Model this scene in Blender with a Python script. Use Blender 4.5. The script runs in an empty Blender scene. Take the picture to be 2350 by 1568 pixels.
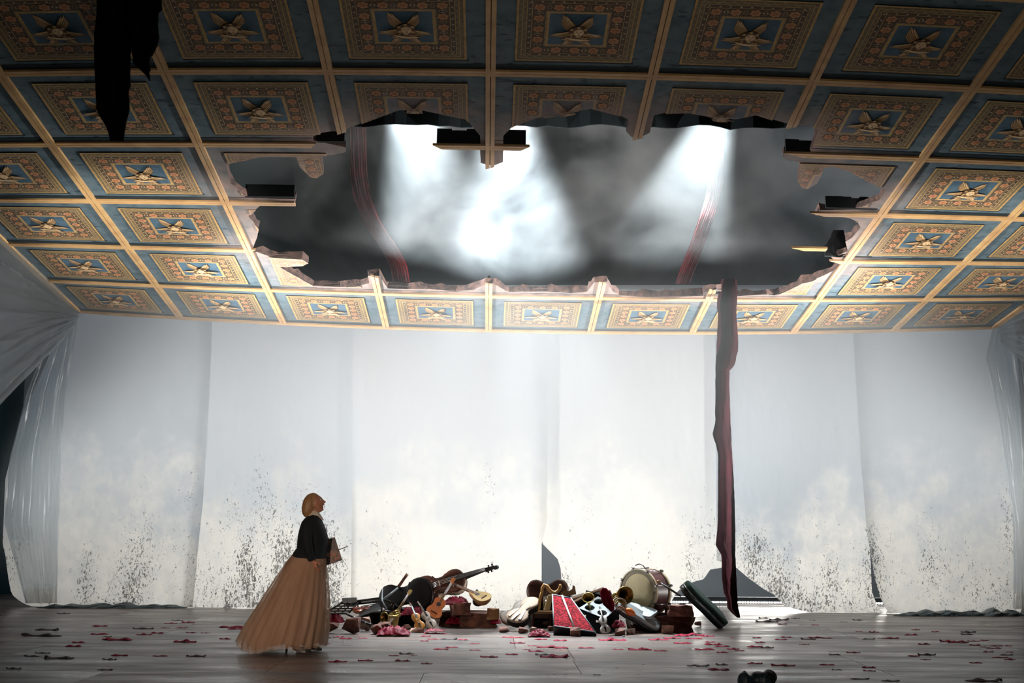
import bpy, bmesh, math, random
import numpy as np
from mathutils import Vector, Matrix, Quaternion, noise as mnoise
SC = bpy.context.scene
COL = SC.collection
rnd = random.Random(7)
PI = math.pi

# ------------------------------------------------------------------ camera
F_PX, CAM_H = 3000.0, 1.34
CAM = Vector((0, 0, CAM_H))
RT = Vector((0.99983974, -0.01612729, 0.00777225))
UP = Vector((-0.01001004, -0.14368397, 0.989573))
FW = Vector((0.01484238, 0.98949221, 0.14382238))
cd = bpy.data.cameras.new('camera'); cam = bpy.data.objects.new('camera', cd); COL.objects.link(cam)
cd.sensor_fit = 'HORIZONTAL'; cd.sensor_width = 36.0; cd.lens = F_PX / 2350 * 36.0
cd.clip_start = 0.1; cd.clip_end = 200
cam.matrix_world = Matrix(((RT.x, UP.x, -FW.x, CAM.x), (RT.y, UP.y, -FW.y, CAM.y), (RT.z, UP.z, -FW.z, CAM.z), (0, 0, 0, 1)))
SC.camera = cam

# ------------------------------------------------------------------ world, exposure
w = bpy.data.worlds.new('dark_theatre'); SC.world = w; w.use_nodes = True
w.node_tree.nodes['Background'].inputs[0].default_value = (0.12, 0.45, 0.6, 1)
w.node_tree.nodes['Background'].inputs[1].default_value = 0.010
vs = SC.view_settings
vs.view_transform = 'Standard'; vs.look = 'None'; vs.gamma = 1.0; vs.use_curve_mapping = False
vs.exposure = 0.0
try:
    SC.cycles.use_denoising = True
    SC.cycles.max_bounces = 4; SC.cycles.diffuse_bounces = 2; SC.cycles.glossy_bounces = 2
    SC.cycles.transmission_bounces = 4; SC.cycles.transparent_max_bounces = 8; SC.cycles.volume_bounces = 0
    SC.cycles.volume_step_rate = 2.5; SC.cycles.volume_max_steps = 48
    SC.cycles.sample_clamp_indirect = 6.0
    SC.cycles.use_adaptive_sampling = True; SC.cycles.adaptive_threshold = 0.08; SC.cycles.adaptive_min_samples = 16
    SC.cycles.caustics_reflective = False; SC.cycles.caustics_refractive = False
except Exception as e:
    print('cycles settings', e)

# ------------------------------------------------------------------ lights of the stage
def area(name, loc, target, sx, sy, power, col=(1, 1, 1), spread=PI):
    ld = bpy.data.lights.new(name, 'AREA'); ld.shape = 'RECTANGLE'; ld.size = sx; ld.size_y = sy
    ld.energy = power; ld.color = col; ld.spread = spread
    o = bpy.data.objects.new(name, ld); COL.objects.link(o); o.location = loc
    d = Vector(target) - Vector(loc); o.rotation_euler = d.to_track_quat('-Z', 'Z').to_euler()
    return o
def spot(name, loc, target, power, deg, blend=0.3, col=(1, 1, 1), r=0.12):
    ld = bpy.data.lights.new(name, 'SPOT'); ld.energy = power; ld.color = col; ld.spot_size = math.radians(deg)
    ld.spot_blend = blend; ld.shadow_soft_size = r
    o = bpy.data.objects.new(name, ld); COL.objects.link(o); o.location = loc
    d = Vector(target) - Vector(loc); o.rotation_euler = d.to_track_quat('-Z', 'Y').to_euler()
    return o
# floods on the floor behind the plastic sheets, and an added upper row evening the light on them
for i, (x, k) in enumerate(((-7.0, .55), (-3.6, 1.0), (-0.4, 1.15), (2.8, 1.15), (6.0, .9), (8.8, .5))):
    area('floor_flood_light', (x, 25.6, 0.35), (x * .97, 22.9, 1.4), 2.6, 0.35, 58 * k, (1.0, 0.965, 0.89))
for i, (x, k) in enumerate(((-6.0, .45), (-1.6, 1.0), (2.6, 1.1), (7.2, .55))):
    area('sheet_top_fill', (x, 25.9, 5.2), (x, 22.9, 2.4), 3.4, 0.8, 52 * k, (0.88, 0.94, 1.0))
# spotlights above the broken ceiling, aimed down through the hole
spot('fly_spot_light', (-1.75, 21.6, 9.3), (0.9, 17.2, 0.0), 5000, 33, 0.45, (0.84, 0.95, 1.0))
spot('fly_spot_light', (4.1, 21.6, 9.3), (0.6, 17.6, 0.0), 5000, 28, 0.35, (0.86, 0.96, 1.0))
spot('fly_spot_light', (0.2, 22.2, 9.6), (0.5, 18.5, 0.0), 20000, 36, 1.0, (0.86, 0.95, 1.0))
area('fly_smoke_fill', (8.5, 21.2, 9.0), (4.5, 21.0, 6.0), 1.5, 1.5, 130, (0.85, 0.93, 1.0))  # both washes are added fill, standing in for light scattered within the smoke
area('fly_smoke_fill', (-6.5, 21.2, 9.4), (-3.0, 21.0, 6.0), 1.5, 1.5, 14, (0.35, 0.85, 1.0))
# added ceiling fills from wings, stage front and house; a warm front-of-house spot
spot('ceiling_side_fill', (-8.9, 18.6, 0.4), (1.6, 20.6, 5.0), 16000, 58, 1.0, (1.0, 0.97, 0.93), 0.2)
spot('ceiling_side_fill', (10.5, 18.8, 0.4), (0.2, 20.6, 5.0), 16000, 58, 1.0, (1.0, 0.97, 0.93), 0.2)
for x, k in ((-4.4, .8), (0.8, 1.0), (6.0, .8)):
    spot('ceiling_back_fill', (x, 9.4, 0.22), (x * 1.05, 18.6, 5.4), 6500 * k, 25, 0.7, (1.0, 0.92, 0.82), 0.2)
spot('front_of_house_spot', (-4.5, 1.0, 3.4), (-2.2, 14.5, 0.75), 2600, 13, 0.8, (1.0, 0.72, 0.54), 0.25)
area('ceiling_front_fill', (1.5, 4.0, 1.0), (1.0, 15.5, 6.2), 3.0, 0.6, 48, (1.0, 0.86, 0.70), 2.2)  # added fill to lift the ceiling's front rows

# ------------------------------------------------------------------ pixel helpers (photo is 2350 x 1568)
def ray(px, py):
    return (FW + RT * ((px - 1175) / F_PX) + UP * ((784 - py) / F_PX))
def at(px, py, Y):
    d = ray(px, py); return CAM + d * (Y / d.y)
def flr(px, py, z=0.0):
    d = ray(px, py); return CAM + d * ((z - CAM_H) / d.z)
def mpp(Y):            # metres per pixel at depth Y
    return Y / F_PX

# ------------------------------------------------------------------ object helpers
def tag(o, label=None, cat=None, group=None, kind=None):
    if label: o['label'] = label
    if cat: o['category'] = cat
    if group: o['group'] = group
    if kind: o['kind'] = kind
    return o
def empty(name, loc=(0, 0, 0), rot=None, label=None, cat=None, group=None, kind=None):
    o = bpy.data.objects.new(name, None); COL.objects.link(o); o.empty_display_size = 0.1
    if rot is not None:
        o.matrix_world = Matrix.Translation(Vector(loc)) @ rot.to_4x4()
    else:
        o.location = loc
    return tag(o, label, cat, group, kind)
def link(name, me, parent=None, smooth=False):
    o = bpy.data.objects.new(name, me); COL.objects.link(o)
    if parent: o.parent = parent
    if smooth:
        me.polygons.foreach_set('use_smooth', [True] * len(me.polygons))
    return o
def from_bm(name, bm, mats, parent=None, smooth=False, norm=False):
    if norm: bmesh.ops.recalc_face_normals(bm, faces=bm.faces)
    me = bpy.data.meshes.new(name); bm.to_mesh(me); bm.free()
    for m in (mats if isinstance(mats, (list, tuple)) else [mats]): me.materials.append(m)
    return link(name, me, parent, smooth)
def from_py(name, vs_, fs, mats, parent=None, smooth=False, mi=None):
    me = bpy.data.meshes.new(name); me.from_pydata([tuple(v) for v in vs_], [], fs); me.update()
    for m in (mats if isinstance(mats, (list, tuple)) else [mats]): me.materials.append(m)
    if mi: me.polygons.foreach_set('material_index', mi)
    return link(name, me, parent, smooth)
def add_box(bm, c, s, rot=None, mi=0):
    m = Matrix.Translation(Vector(c)) @ (rot.to_4x4() if rot is not None else Matrix.Identity(4)) @ Matrix.Diagonal((s[0], s[1], s[2], 1))
    r = bmesh.ops.create_cube(bm, size=1.0, matrix=m)
    for v in r['verts']:
        for f in v.link_faces: f.material_index = mi
    return r['verts']
def frame_z(d):
    return Vector(d).to_track_quat('Z', 'Y').to_matrix()
def add_tube(bm, pts, rad, n=8, caps=True, mi=0):
    pts = [Vector(p) for p in pts]; rings = []
    if not isinstance(rad, (list, tuple)): rad = [rad] * len(pts)
    nrm = None
    for i, p in enumerate(pts):
        t = (pts[min(i + 1, len(pts) - 1)] - pts[max(i - 1, 0)])
        t = t.normalized() if t.length > 1e-9 else Vector((0, 0, 1))
        if nrm is None: nrm = t.orthogonal().normalized()
        else:
            nrm = (nrm - t * nrm.dot(t)); nrm = nrm.normalized() if nrm.length > 1e-6 else t.orthogonal().normalized()
        b = t.cross(nrm)
        rings.append([bm.verts.new(p + (nrm * math.cos(2 * PI * k / n) + b * math.sin(2 * PI * k / n)) * rad[i]) for k in range(n)])
    for a, b2 in zip(rings, rings[1:]):
        for k in range(n):
            f = bm.faces.new((a[k], a[(k + 1) % n], b2[(k + 1) % n], b2[k])); f.material_index = mi; f.smooth = True
    if caps and n > 2:
        for rg in (rings[0][::-1], rings[-1]):
            f = bm.faces.new(rg); f.material_index = mi
    return rings
def add_lathe(bm, prof, n=24, M=None, mi=0, caps=True):
    """prof: list of (r, z) revolved about z"""
    M = M or Matrix.Identity(4); rings = []
    for r, z in prof:
        rings.append([bm.verts.new(M @ Vector((r * math.cos(2 * PI * k / n), r * math.sin(2 * PI * k / n), z))) for k in range(n)])
    for a, b in zip(rings, rings[1:]):
        for k in range(n):
            f = bm.faces.new((a[k], a[(k + 1) % n], b[(k + 1) % n], b[k])); f.material_index = mi; f.smooth = True
    if caps:
        for rg, pr in ((rings[0][::-1], prof[0]), (rings[-1], prof[-1])):
            if pr[0] > 1e-4:
                f = bm.faces.new(rg); f.material_index = mi
    return rings
def add_prism(bm, outline, z0, z1, mi=0, mside=None, arch=0.0):
    """outline: 2D ccw list, extruded z0..z1"""
    lo = [bm.verts.new((x, y, z0)) for x, y in outline]; hi = [bm.verts.new((x, y, z1)) for x, y in outline]
    f = bm.faces.new(lo[::-1]); f.material_index = mi
    f = bm.faces.new(hi); f.material_index = mi
    n = len(outline)
    for k in range(n):
        f = bm.faces.new((lo[k], lo[(k + 1) % n], hi[(k + 1) % n], hi[k])); f.material_index = mi if mside is None else mside
    return lo, hi
def copy_tree(o, parent=None):
    c = o.copy(); COL.objects.link(c)
    if parent is not None:
        c.parent = parent; c.matrix_parent_inverse = o.matrix_parent_inverse.copy()
    for ch in list(o.children): copy_tree(ch, c)
    return c
def axes(xdir, zdir):
    """rotation with local X along xdir and local Z near zdir"""
    x = Vector(xdir).normalized(); z = Vector(zdir); z = (z - x * z.dot(x)).normalized(); y = z.cross(x)
    return Matrix((x, y, z)).transposed()
def lerp(a, b, t): return a + (b - a) * t
def interp(x, xs, ys): return float(np.interp(x, xs, ys))

# ------------------------------------------------------------------ materials
def nt(name):
    m = bpy.data.materials.new(name); m.use_nodes = True
    n = m.node_tree.nodes; l = m.node_tree.links
    return m, n, l, n['Principled BSDF']
def noise_fac(n, l, scale, detail=4, lo=0.35, hi=0.65, stretch=(1, 1, 1), coord='Object', rough=0.55):
    tc = n.new('ShaderNodeTexCoord'); mp = n.new('ShaderNodeMapping'); mp.inputs['Scale'].default_value = stretch
    tx = n.new('ShaderNodeTexNoise'); tx.inputs['Scale'].default_value = scale; tx.inputs['Detail'].default_value = detail; tx.inputs['Roughness'].default_value = rough
    mr = n.new('ShaderNodeMapRange'); mr.inputs['From Min'].default_value = lo; mr.inputs['From Max'].default_value = hi
    l.new(tc.outputs[coord], mp.inputs[0]); l.new(mp.outputs[0], tx.inputs['Vector']); l.new(tx.outputs['Fac'], mr.inputs['Value'])
    return mr.outputs[0], tx.outputs['Fac']
def mixc(n, l, fac, a, b, mode='MIX'):
    mx = n.new('ShaderNodeMix'); mx.data_type = 'RGBA'; mx.blend_type = mode
    for sock, v in ((mx.inputs[0], fac), (mx.inputs[6], a), (mx.inputs[7], b)):
        if hasattr(v, 'links') or hasattr(v, 'is_linked'): l.new(v, sock)
        elif isinstance(v, (int, float)): sock.default_value = v
        else: sock.default_value = (*v, 1)
    return mx.outputs[2]
def mat(name, col, col2=None, scale=6.0, rough=0.6, metal=0.0, bump=0.0, bscale=30.0, stretch=(1, 1, 1), spec=0.5, detail=4, lo=.35, hi=.65, coat=0.0, sheen=0.0):
    m, n, l, p = nt(name)
    p.inputs['Roughness'].default_value = rough; p.inputs['Metallic'].default_value = metal
    p.inputs['Specular IOR Level'].default_value = spec
    if coat: p.inputs['Coat Weight'].default_value = coat; p.inputs['Coat Roughness'].default_value = 0.12
    if sheen: p.inputs['Sheen Weight'].default_value = sheen
    col2 = col2 or tuple(c * 0.7 for c in col)
    fac, raw = noise_fac(n, l, scale, detail, lo, hi, stretch)
    l.new(mixc(n, l, fac, col, col2), p.inputs['Base Color'])
    if bump:
        f2, raw2 = noise_fac(n, l, bscale, 3, 0, 1, stretch)
        b = n.new('ShaderNodeBump'); b.inputs['Strength'].default_value = bump; b.inputs['Distance'].default_value = 0.02
        l.new(raw2, b.inputs['Height']); l.new(b.outputs[0], p.inputs['Normal'])
    return m
# ================================================================== MATERIALS OF THE SETTING
def ceil_mat(name, col, col2, scale=7.0, rough=0.7, smudge=0.0, stretch=(1, 1, 1), dustcol=(0.42, 0.30, 0.255)):
    m, n, l, p = nt(name)
    p.inputs['Roughness'].default_value = rough; p.inputs['Specular IOR Level'].default_value = 0.25
    fac, raw = noise_fac(n, l, scale, 3, 0.32, 0.68, stretch)
    c = mixc(n, l, fac, col, col2)
    if smudge:
        f2, _ = noise_fac(n, l, 5.5, 3, 0.60, 0.68, (1.0, 2.6, 1.0))
        mu = n.new('ShaderNodeMath'); mu.operation = 'MULTIPLY'; mu.inputs[1].default_value = smudge; l.new(f2, mu.inputs[0])
        c = mixc(n, l, mu.outputs[0], c, tuple(x * 0.25 for x in col))
    at_ = n.new('ShaderNodeAttribute'); at_.attribute_name = 'dust'
    f3, _ = noise_fac(n, l, 3.2, 3, 0.30, 0.60)
    a = n.new('ShaderNodeMath'); a.operation = 'MULTIPLY_ADD'; a.inputs[1].default_value = 0.75; l.new(f3, a.inputs[0]); a.inputs[2].default_value = -0.25
    b = n.new('ShaderNodeMath'); b.operation = 'ADD'; b.use_clamp = True; l.new(a.outputs[0], b.inputs[0]); l.new(at_.outputs['Fac'], b.inputs[1])
    d = n.new('ShaderNodeMath'); d.operation = 'MULTIPLY'; d.use_clamp = True; l.new(b.outputs[0], d.inputs[0]); l.new(at_.outputs['Fac'], d.inputs[1])
    l.new(mixc(n, l, d.outputs[0], c, dustcol), p.inputs['Base Color'])
    return m
M_BLUE = ceil_mat('coffer_blue_paint', (0.070, 0.118, 0.150), (0.125, 0.180, 0.215), 6, smudge=0.75)
M_GOLD = ceil_mat('gold_batten_paint', (0.66, 0.43, 0.19), (0.50, 0.29, 0.13), 4, rough=0.55, dustcol=(0.60, 0.43, 0.33))
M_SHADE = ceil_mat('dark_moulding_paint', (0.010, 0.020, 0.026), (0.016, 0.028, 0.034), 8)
M_FRAME = ceil_mat('ornament_gold_line', (0.60, 0.39, 0.15), (0.42, 0.26, 0.10), 14)
M_OLIVE = ceil_mat('ornament_olive_ground', (0.135, 0.112, 0.066), (0.20, 0.155, 0.085), 16)
M_BROWN = ceil_mat('ornament_dark_ground', (0.075, 0.060, 0.046), (0.13, 0.09, 0.055), 18)
M_BLOCK = ceil_mat('ornament_block_tan', (0.34, 0.22, 0.12), (0.23, 0.17, 0.09), 22)
M_BEAD = ceil_mat('ornament_bead_cream', (0.62, 0.52, 0.34), (0.50, 0.38, 0.22), 22)
M_FIELD = ceil_mat('ornament_field_blue', (0.052, 0.110, 0.165), (0.085, 0.150, 0.205), 7)
M_PETAL = ceil_mat('rosette_orange', (0.62, 0.27, 0.10), (0.50, 0.30, 0.17), 30)
M_PETAL2 = ceil_mat('rosette_red', (0.42, 0.13, 0.07), (0.36, 0.17, 0.09), 30)
M_FEATH = ceil_mat('feather_gold', (0.60, 0.39, 0.18), (0.42, 0.26, 0.12), 24)
M_FEATH2 = ceil_mat('feather_light', (0.84, 0.64, 0.38), (0.68, 0.48, 0.26), 24)
M_FEATHD = ceil_mat('feather_dark', (0.12, 0.07, 0.042), (0.08, 0.05, 0.03), 24)
M_EDGE = mat('broken_plaster_edge', (0.20, 0.12, 0.10), (0.06, 0.045, 0.045), 9, rough=0.9, bump=0.5)
M_JOIST = mat('joist_black', (0.004, 0.008, 0.010), (0.008, 0.012, 0.014), 8, rough=0.85)
M_BLACK = mat('black_masking', (0.010, 0.014, 0.016), (0.006, 0.009, 0.011), 2, rough=0.95, spec=0.1)

def floor_mat():
    m, n, l, p = nt('painted_stage_floor')
    oi = n.new('ShaderNodeObjectInfo')
    tc = n.new('ShaderNodeTexCoord'); geo = n.new('ShaderNodeNewGeometry')
    def nz(scale, st, lo, hi, det=5):
        mp = n.new('ShaderNodeMapping'); mp.inputs['Scale'].default_value = st
        ad = n.new('ShaderNodeVectorMath'); ad.operation = 'ADD'
        l.new(geo.outputs['Position'], ad.inputs[0]); l.new(oi.outputs['Location'], ad.inputs[1])
        l.new(ad.outputs[0], mp.inputs[0])
        t = n.new('ShaderNodeTexNoise'); t.inputs['Scale'].default_value = scale; t.inputs['Detail'].default_value = det; t.inputs['Roughness'].default_value = 0.62
        l.new(mp.outputs[0], t.inputs['Vector'])
        r = n.new('ShaderNodeMapRange'); r.inputs['From Min'].default_value = lo; r.inputs['From Max'].default_value = hi; l.new(t.outputs['Fac'], r.inputs['Value'])
        return r.outputs[0]
    s1 = nz(0.8, (0.8, 2.6, 1), 0.34, 0.66, 5); s2 = nz(1.3, (0.5, 2.6, 1), 0.50, 0.66, 3); s3 = nz(3.0, (0.35, 2.8, 1), 0.42, 0.66, 5)
    rr = n.new('ShaderNodeValToRGB'); rr.color_ramp.elements[0].color = (0.075, 0.062, 0.058, 1); rr.color_ramp.elements[1].color = (0.24, 0.195, 0.175, 1)
    l.new(oi.outputs['Random'], rr.inputs[0])
    c = mixc(n, l, s1, rr.outputs[0], (0.075, 0.073, 0.075))
    k = n.new('ShaderNodeMath'); k.operation = 'MULTIPLY'; k.inputs[1].default_value = 0.6; l.new(s2, k.inputs[0])
    c = mixc(n, l, k.outputs[0], c, (0.26, 0.145, 0.10))
    k2 = n.new('ShaderNodeMath'); k2.operation = 'MULTIPLY'; k2.inputs[1].default_value = 0.45; l.new(s3, k2.inputs[0])
    c = mixc(n, l, k2.outputs[0], c, (0.29, 0.255, 0.235))
    l.new(c, p.inputs['Base Color'])
    ro = n.new('ShaderNodeMapRange'); ro.inputs['To Min'].default_value = 0.26; ro.inputs['To Max'].default_value = 0.50
    l.new(s1, ro.inputs['Value']); l.new(ro.outputs[0], p.inputs['Roughness'])
    p.inputs['Specular IOR Level'].default_value = 0.35
    b = n.new('ShaderNodeBump'); b.inputs['Strength'].default_value = 0.06; b.inputs['Distance'].default_value = 0.01; l.new(s3, b.inputs['Height']); l.new(b.outputs[0], p.inputs['Normal'])
    return m
M_FLOOR = floor_mat()

def plastic_mat(name, tint, frost_h, speck, seed, clear=0.0):
    """dirty plastic sheeting: lets light through, whitewashed from the hem upwards, dark flecks"""
    m = bpy.data.materials.new(name); m.use_nodes = True; n = m.node_tree.nodes; l = m.node_tree.links
    n.remove(n['Principled BSDF']); out = n['Material Output']
    geo = n.new('ShaderNodeNewGeometry'); sep = n.new('ShaderNodeSeparateXYZ'); l.new(geo.outputs['Position'], sep.inputs[0])
    off = n.new('ShaderNodeVectorMath'); off.operation = 'ADD'; off.inputs[1].default_value = (seed * 3.7, seed * 1.3, seed * 2.1); l.new(geo.outputs['Position'], off.inputs[0])
    def nz(scale, st=(1, 1, 1), det=5, rough=0.6, dist=0.0):
        mp = n.new('ShaderNodeMapping'); mp.inputs['Scale'].default_value = st; l.new(off.outputs[0], mp.inputs[0])
        t = n.new('ShaderNodeTexNoise'); t.inputs['Scale'].default_value = scale; t.inputs['Detail'].default_value = det; t.inputs['Roughness'].default_value = rough; t.inputs['Distortion'].default_value = dist
        l.new(mp.outputs[0], t.inputs['Vector']); return t.outputs['Fac']
    def math_(op, a, b, clamp=False):
        k = n.new('ShaderNodeMath'); k.operation = op; k.use_clamp = clamp
        for i, v in enumerate((a, b)):
            if isinstance(v, (int, float)): k.inputs[i].default_value = v
            else: l.new(v, k.inputs[i])
        return k.outputs[0]
    def rng(v, a, b, c=0.0, d=1.0):
        r = n.new('ShaderNodeMapRange'); r.interpolation_type = 'SMOOTHSTEP'
        for i, x in zip(('From Min', 'From Max', 'To Min', 'To Max'), (a, b, c, d)): r.inputs[i].default_value = x
        l.new(v, r.inputs['Value']); return r.outputs[0]
    big = nz(0.9, (1, 1, 0.8), 4, 0.66)
    fr = math_('ADD', rng(sep.outputs['Z'], 0.2, frost_h, 0.62, -0.25), math_('MULTIPLY', math_('SUBTRACT', big, 0.5), 1.9))
    frost = rng(fr, -0.1, 0.6)
    fine = rng(nz(5, (1, 1, 0.8), 4, 0.74), 0.36, 0.64)
    frost2 = math_('MULTIPLY', frost, math_('ADD', 0.72, math_('MULTIPLY', fine, 0.28)))
    col = mixc(n, l, frost2, tint, (0.90, 0.885, 0.85))
    # flecks
    vz = nz(26, (1.3, 1, 0.62), 2, 0.65, 1.2); reg = nz(1.0, (1.5, 1, 0.5), 2, 0.6)
    dens = math_('ADD', rng(sep.outputs['Z'], 0.0, 4.2, speck * .72, -0.06), math_('MULTIPLY', math_('SUBTRACT', reg, 0.5), 0.62))
    thr = math_('SUBTRACT', 0.80, dens)
    fleck = math_('MULTIPLY', rng(math_('SUBTRACT', vz, thr), 0.0, 0.05), 0.86)
    col = mixc(n, l, fleck, col, (0.055, 0.052, 0.05))
    tr = n.new('ShaderNodeBsdfTranslucent'); l.new(col, tr.inputs[0])
    df = n.new('ShaderNodeBsdfDiffuse'); l.new(col, df.inputs[0])
    gl = n.new('ShaderNodeBsdfGlossy'); gl.inputs[0].default_value = (0.8, 0.85, 0.9, 1); gl.inputs['Roughness'].default_value = 0.3
    tp = n.new('ShaderNodeBsdfTransparent'); tp.inputs[0].default_value = (0.80, 0.85, 0.88, 1)
    wr = nz(5, (1.2, 1.2, 0.35), 2, 0.6, 0.8); bmp = n.new('ShaderNodeBump'); bmp.inputs['Strength'].default_value = 0.07; bmp.inputs['Distance'].default_value = 0.05
    l.new(wr, bmp.inputs['Height'])
    for s in (tr, df, gl): l.new(bmp.outputs[0], s.inputs['Normal'])
    m1 = n.new('ShaderNodeMixShader'); m1.inputs[0].default_value = 0.22; l.new(tr.outputs[0], m1.inputs[1]); l.new(df.outputs[0], m1.inputs[2])
    m2 = n.new('ShaderNodeMixShader'); m2.inputs[0].default_value = 0.08; l.new(m1.outputs[0], m2.inputs[1]); l.new(gl.outputs[0], m2.inputs[2])
    m3 = n.new('ShaderNodeMixShader'); l.new(m2.outputs[0], m3.inputs[1]); l.new(tp.outputs[0], m3.inputs[2])
    cl = math_('MULTIPLY', math_('SUBTRACT', 1.0, math_('MAXIMUM', frost2, fleck), True), clear); l.new(cl, m3.inputs[0])
    l.new((m3 if clear > 0 else m2).outputs[0], out.inputs['Surface'])
    return m

# ================================================================== FLOOR
floor = empty('floor', (0, 0, 0), label='worn grey stage floor of painted sheets', kind='structure')
base = bmesh.new(); add_box(base, (0.6, 17.4, -0.06), (24, 21.5, 0.06))
from_bm('floor_bed', base, mat('floor_seam_dark', (0.02, 0.02, 0.02), (0.03, 0.03, 0.03)), floor)
tiles = {}
def tile_mesh(sx, sy):
    k = (round(sx, 3), round(sy, 3))
    if k not in tiles:
        bm = bmesh.new(); add_box(bm, (0, 0, -0.015), (sx - 0.006, sy - 0.006, 0.03))
        me = bpy.data.meshes.new('floor_panel'); bm.to_mesh(me); bm.free(); me.materials.append(M_FLOOR); tiles[k] = me
    return tiles[k]
rows = [7.5, 9.0, 10.5, 11.6, 12.75, 14.1, 15.45, 17.0, 19.05, 20.8, 23.0, 25.2, 27.6]
offs = [0.5, -0.6, 0.88, -0.62, 0.88, -2.1, 0.3, -1.2, 1.6, 0.2, -0.8, 0.7]
for r, (a, b) in enumerate(zip(rows, rows[1:])):
    wdt = 3.0
    x = offs[r] - 4 * wdt
    while x < 11.5:
        if x + wdt > -10.5:
            o = link('floor_panel', tile_mesh(wdt, b - a), floor); o.location = (x + wdt / 2, (a + b) / 2, 0.0)
        x += wdt

# ================================================================== CEILING SURFACE
NW = Vector((0.006, 0.1622, 0.9867))
def S(u, v, w_=0.0):
    U = u - 4.5
    return Vector((0.80598 + 1.7572 * U + .004446 * v, 22.25806 + .014675 * U - 1.72608 * v,
                   4.76670 - .0107085 * U + .283827 * v + .0102343 * U * U - .00412967 * U * U * v + .00360942 * v * v)) + NW * w_
def prj(P):
    d = P - CAM; z = d.dot(FW); return 1175 + F_PX * d.dot(RT) / z, 784 - F_PX * d.dot(UP) / z
def uv_of(px, py, w_=0.0):
    u, v = 4.5, 3.0
    for _ in range(25):
        x, y = prj(S(u, v, w_)); e = 1e-4
        xu, yu = prj(S(u + e, v, w_)); xv, yv = prj(S(u, v + e, w_))
        J = np.array([[(xu - x) / e, (xv - x) / e], [(yu - y) / e, (yv - y) / e]])
        d = np.linalg.solve(J, [px - x, py - y]); u += d[0]; v += d[1]
        if abs(d[0]) + abs(d[1]) < 1e-7: break
    return u, v
HOLE_PX = [(836, 280), (797, 296), (737, 305), (719, 312), (720, 322), (793, 338), (793, 350), (760, 357), (731, 355), (738, 372), (742, 397), (727, 407), (713, 404),
    (689, 383), (680, 358), (596, 358), (526, 374), (517, 377), (530, 421), (569, 451), (632, 455), (678, 456), (678, 470), (597, 472), (570, 496), (594, 524), (590, 545),
    (577, 577), (588, 578), (620, 589), (694, 594), (708, 602), (694, 609), (642, 611), (720, 655), (780, 658), (827, 655), (847, 650), (844, 633), (870, 633),
    (890, 662), (935, 664), (980, 662), (1045, 669), (1090, 664), (1115, 652), (1131, 650), (1148, 660), (1168, 670), (1250, 668), (1311, 673), (1348, 669), (1364, 648), (1393, 647),
    (1405, 668), (1421, 677), (1495, 681), (1577, 678), (1613, 678), (1615, 671), (1644, 664), (1656, 667), (1650, 681), (1695, 679), (1759, 676), (1778, 678), (1804, 667), (1840, 649),
    (1863, 644), (1891, 632), (1909, 623), (1929, 610), (1915, 597), (1906, 588), (1926, 584), (1946, 577), (1940, 555), (1955, 546), (1975, 522), (1967, 509), (1952, 502), (1925, 497),
    (1871, 494), (1880, 482), (1955, 480), (1989, 468), (2018, 459), (2033, 436), (2016, 427), (1952, 393), (1912, 380), (1891, 384), (1876, 418), (1854, 431), (1842, 430), (1831, 415),
    (1836, 372), (1808, 367), (1796, 359), (1800, 352), (1859, 349), (1877, 296), (1863, 290), (1823, 288), (1765, 272), (1735, 262), (1689, 271), (1646, 269), (1600, 261), (1578, 257),
    (1525, 259), (1501, 265), (1491, 305), (1468, 315), (1450, 315), (1438, 303), (1442, 275), (1421, 264), (1355, 247), (1295, 257), (1229, 269), (1179, 288), (1155, 312), (1155, 338),
    (1154, 372), (1131, 381), (1103, 374), (1103, 338), (1102, 312), (1075, 280), (1069, 272), (965, 250), (917, 250)]
HOLE = [uv_of(*p) for p in HOLE_PX]
HA = np.array(HOLE); HB = np.roll(HA, -1, 0)
def in_hole(x, y):
    yi = HA[:, 1] > y; yj = HB[:, 1] > y; c = yi != yj
    xs = HA[c, 0] + (y - HA[c, 1]) / (HB[c, 1] - HA[c, 1]) * (HB[c, 0] - HA[c, 0])
    return int((x < xs).sum()) % 2 == 1
def hole_dist(x, y):
    p = np.array((x, y)); d = HB - HA; t = np.clip(((p - HA) * d).sum(1) / (d * d).sum(1), 0, 1)
    return float(np.sqrt((((HA + d * t[:, None]) - p) ** 2).sum(1).min()))
HMIN, HMAX = HA.min(0), HA.max(0)
def clip_hole(bm):
    """cut the hole outline out of a mesh living in (u, v, w) space"""
    if not bm.verts: return
    us = [v.co.x for v in bm.verts]; vv = [v.co.y for v in bm.verts]
    x0, x1, y0, y1 = min(us), max(us), min(vv), max(vv)
    for a, b in zip(HA, HB):
        ex0, ex1, ey0, ey1 = min(a[0], b[0]), max(a[0], b[0]), min(a[1], b[1]), max(a[1], b[1])
        if ex1 < x0 or ex0 > x1 or ey1 < y0 or ey0 > y1: continue
        g = []
        for f in bm.faces:
            fx = [v.co.x for v in f.verts]; fy = [v.co.y for v in f.verts]
            if max(fx) >= ex0 and min(fx) <= ex1 and max(fy) >= ey0 and min(fy) <= ey1: g.append(f)
        if not g: continue
        es = {e for f in g for e in f.edges}; vs2 = {v for f in g for v in f.verts}
        nrm = Vector((-(b[1] - a[1]), b[0] - a[0], 0)).normalized()
        bmesh.ops.bisect_plane(bm, geom=list(vs2) + list(es) + g, dist=1e-6, plane_co=(a[0], a[1], 0), plane_no=nrm)
    kill = [f for f in bm.faces if in_hole(f.calc_center_median().x, f.calc_center_median().y)]
    bmesh.ops.delete(bm, geom=kill, context='FACES')
def near_hole(x0, x1, y0, y1):
    return not (x1 < HMIN[0] or x0 > HMAX[0] or y1 < HMIN[1] or y0 > HMAX[1])
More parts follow.
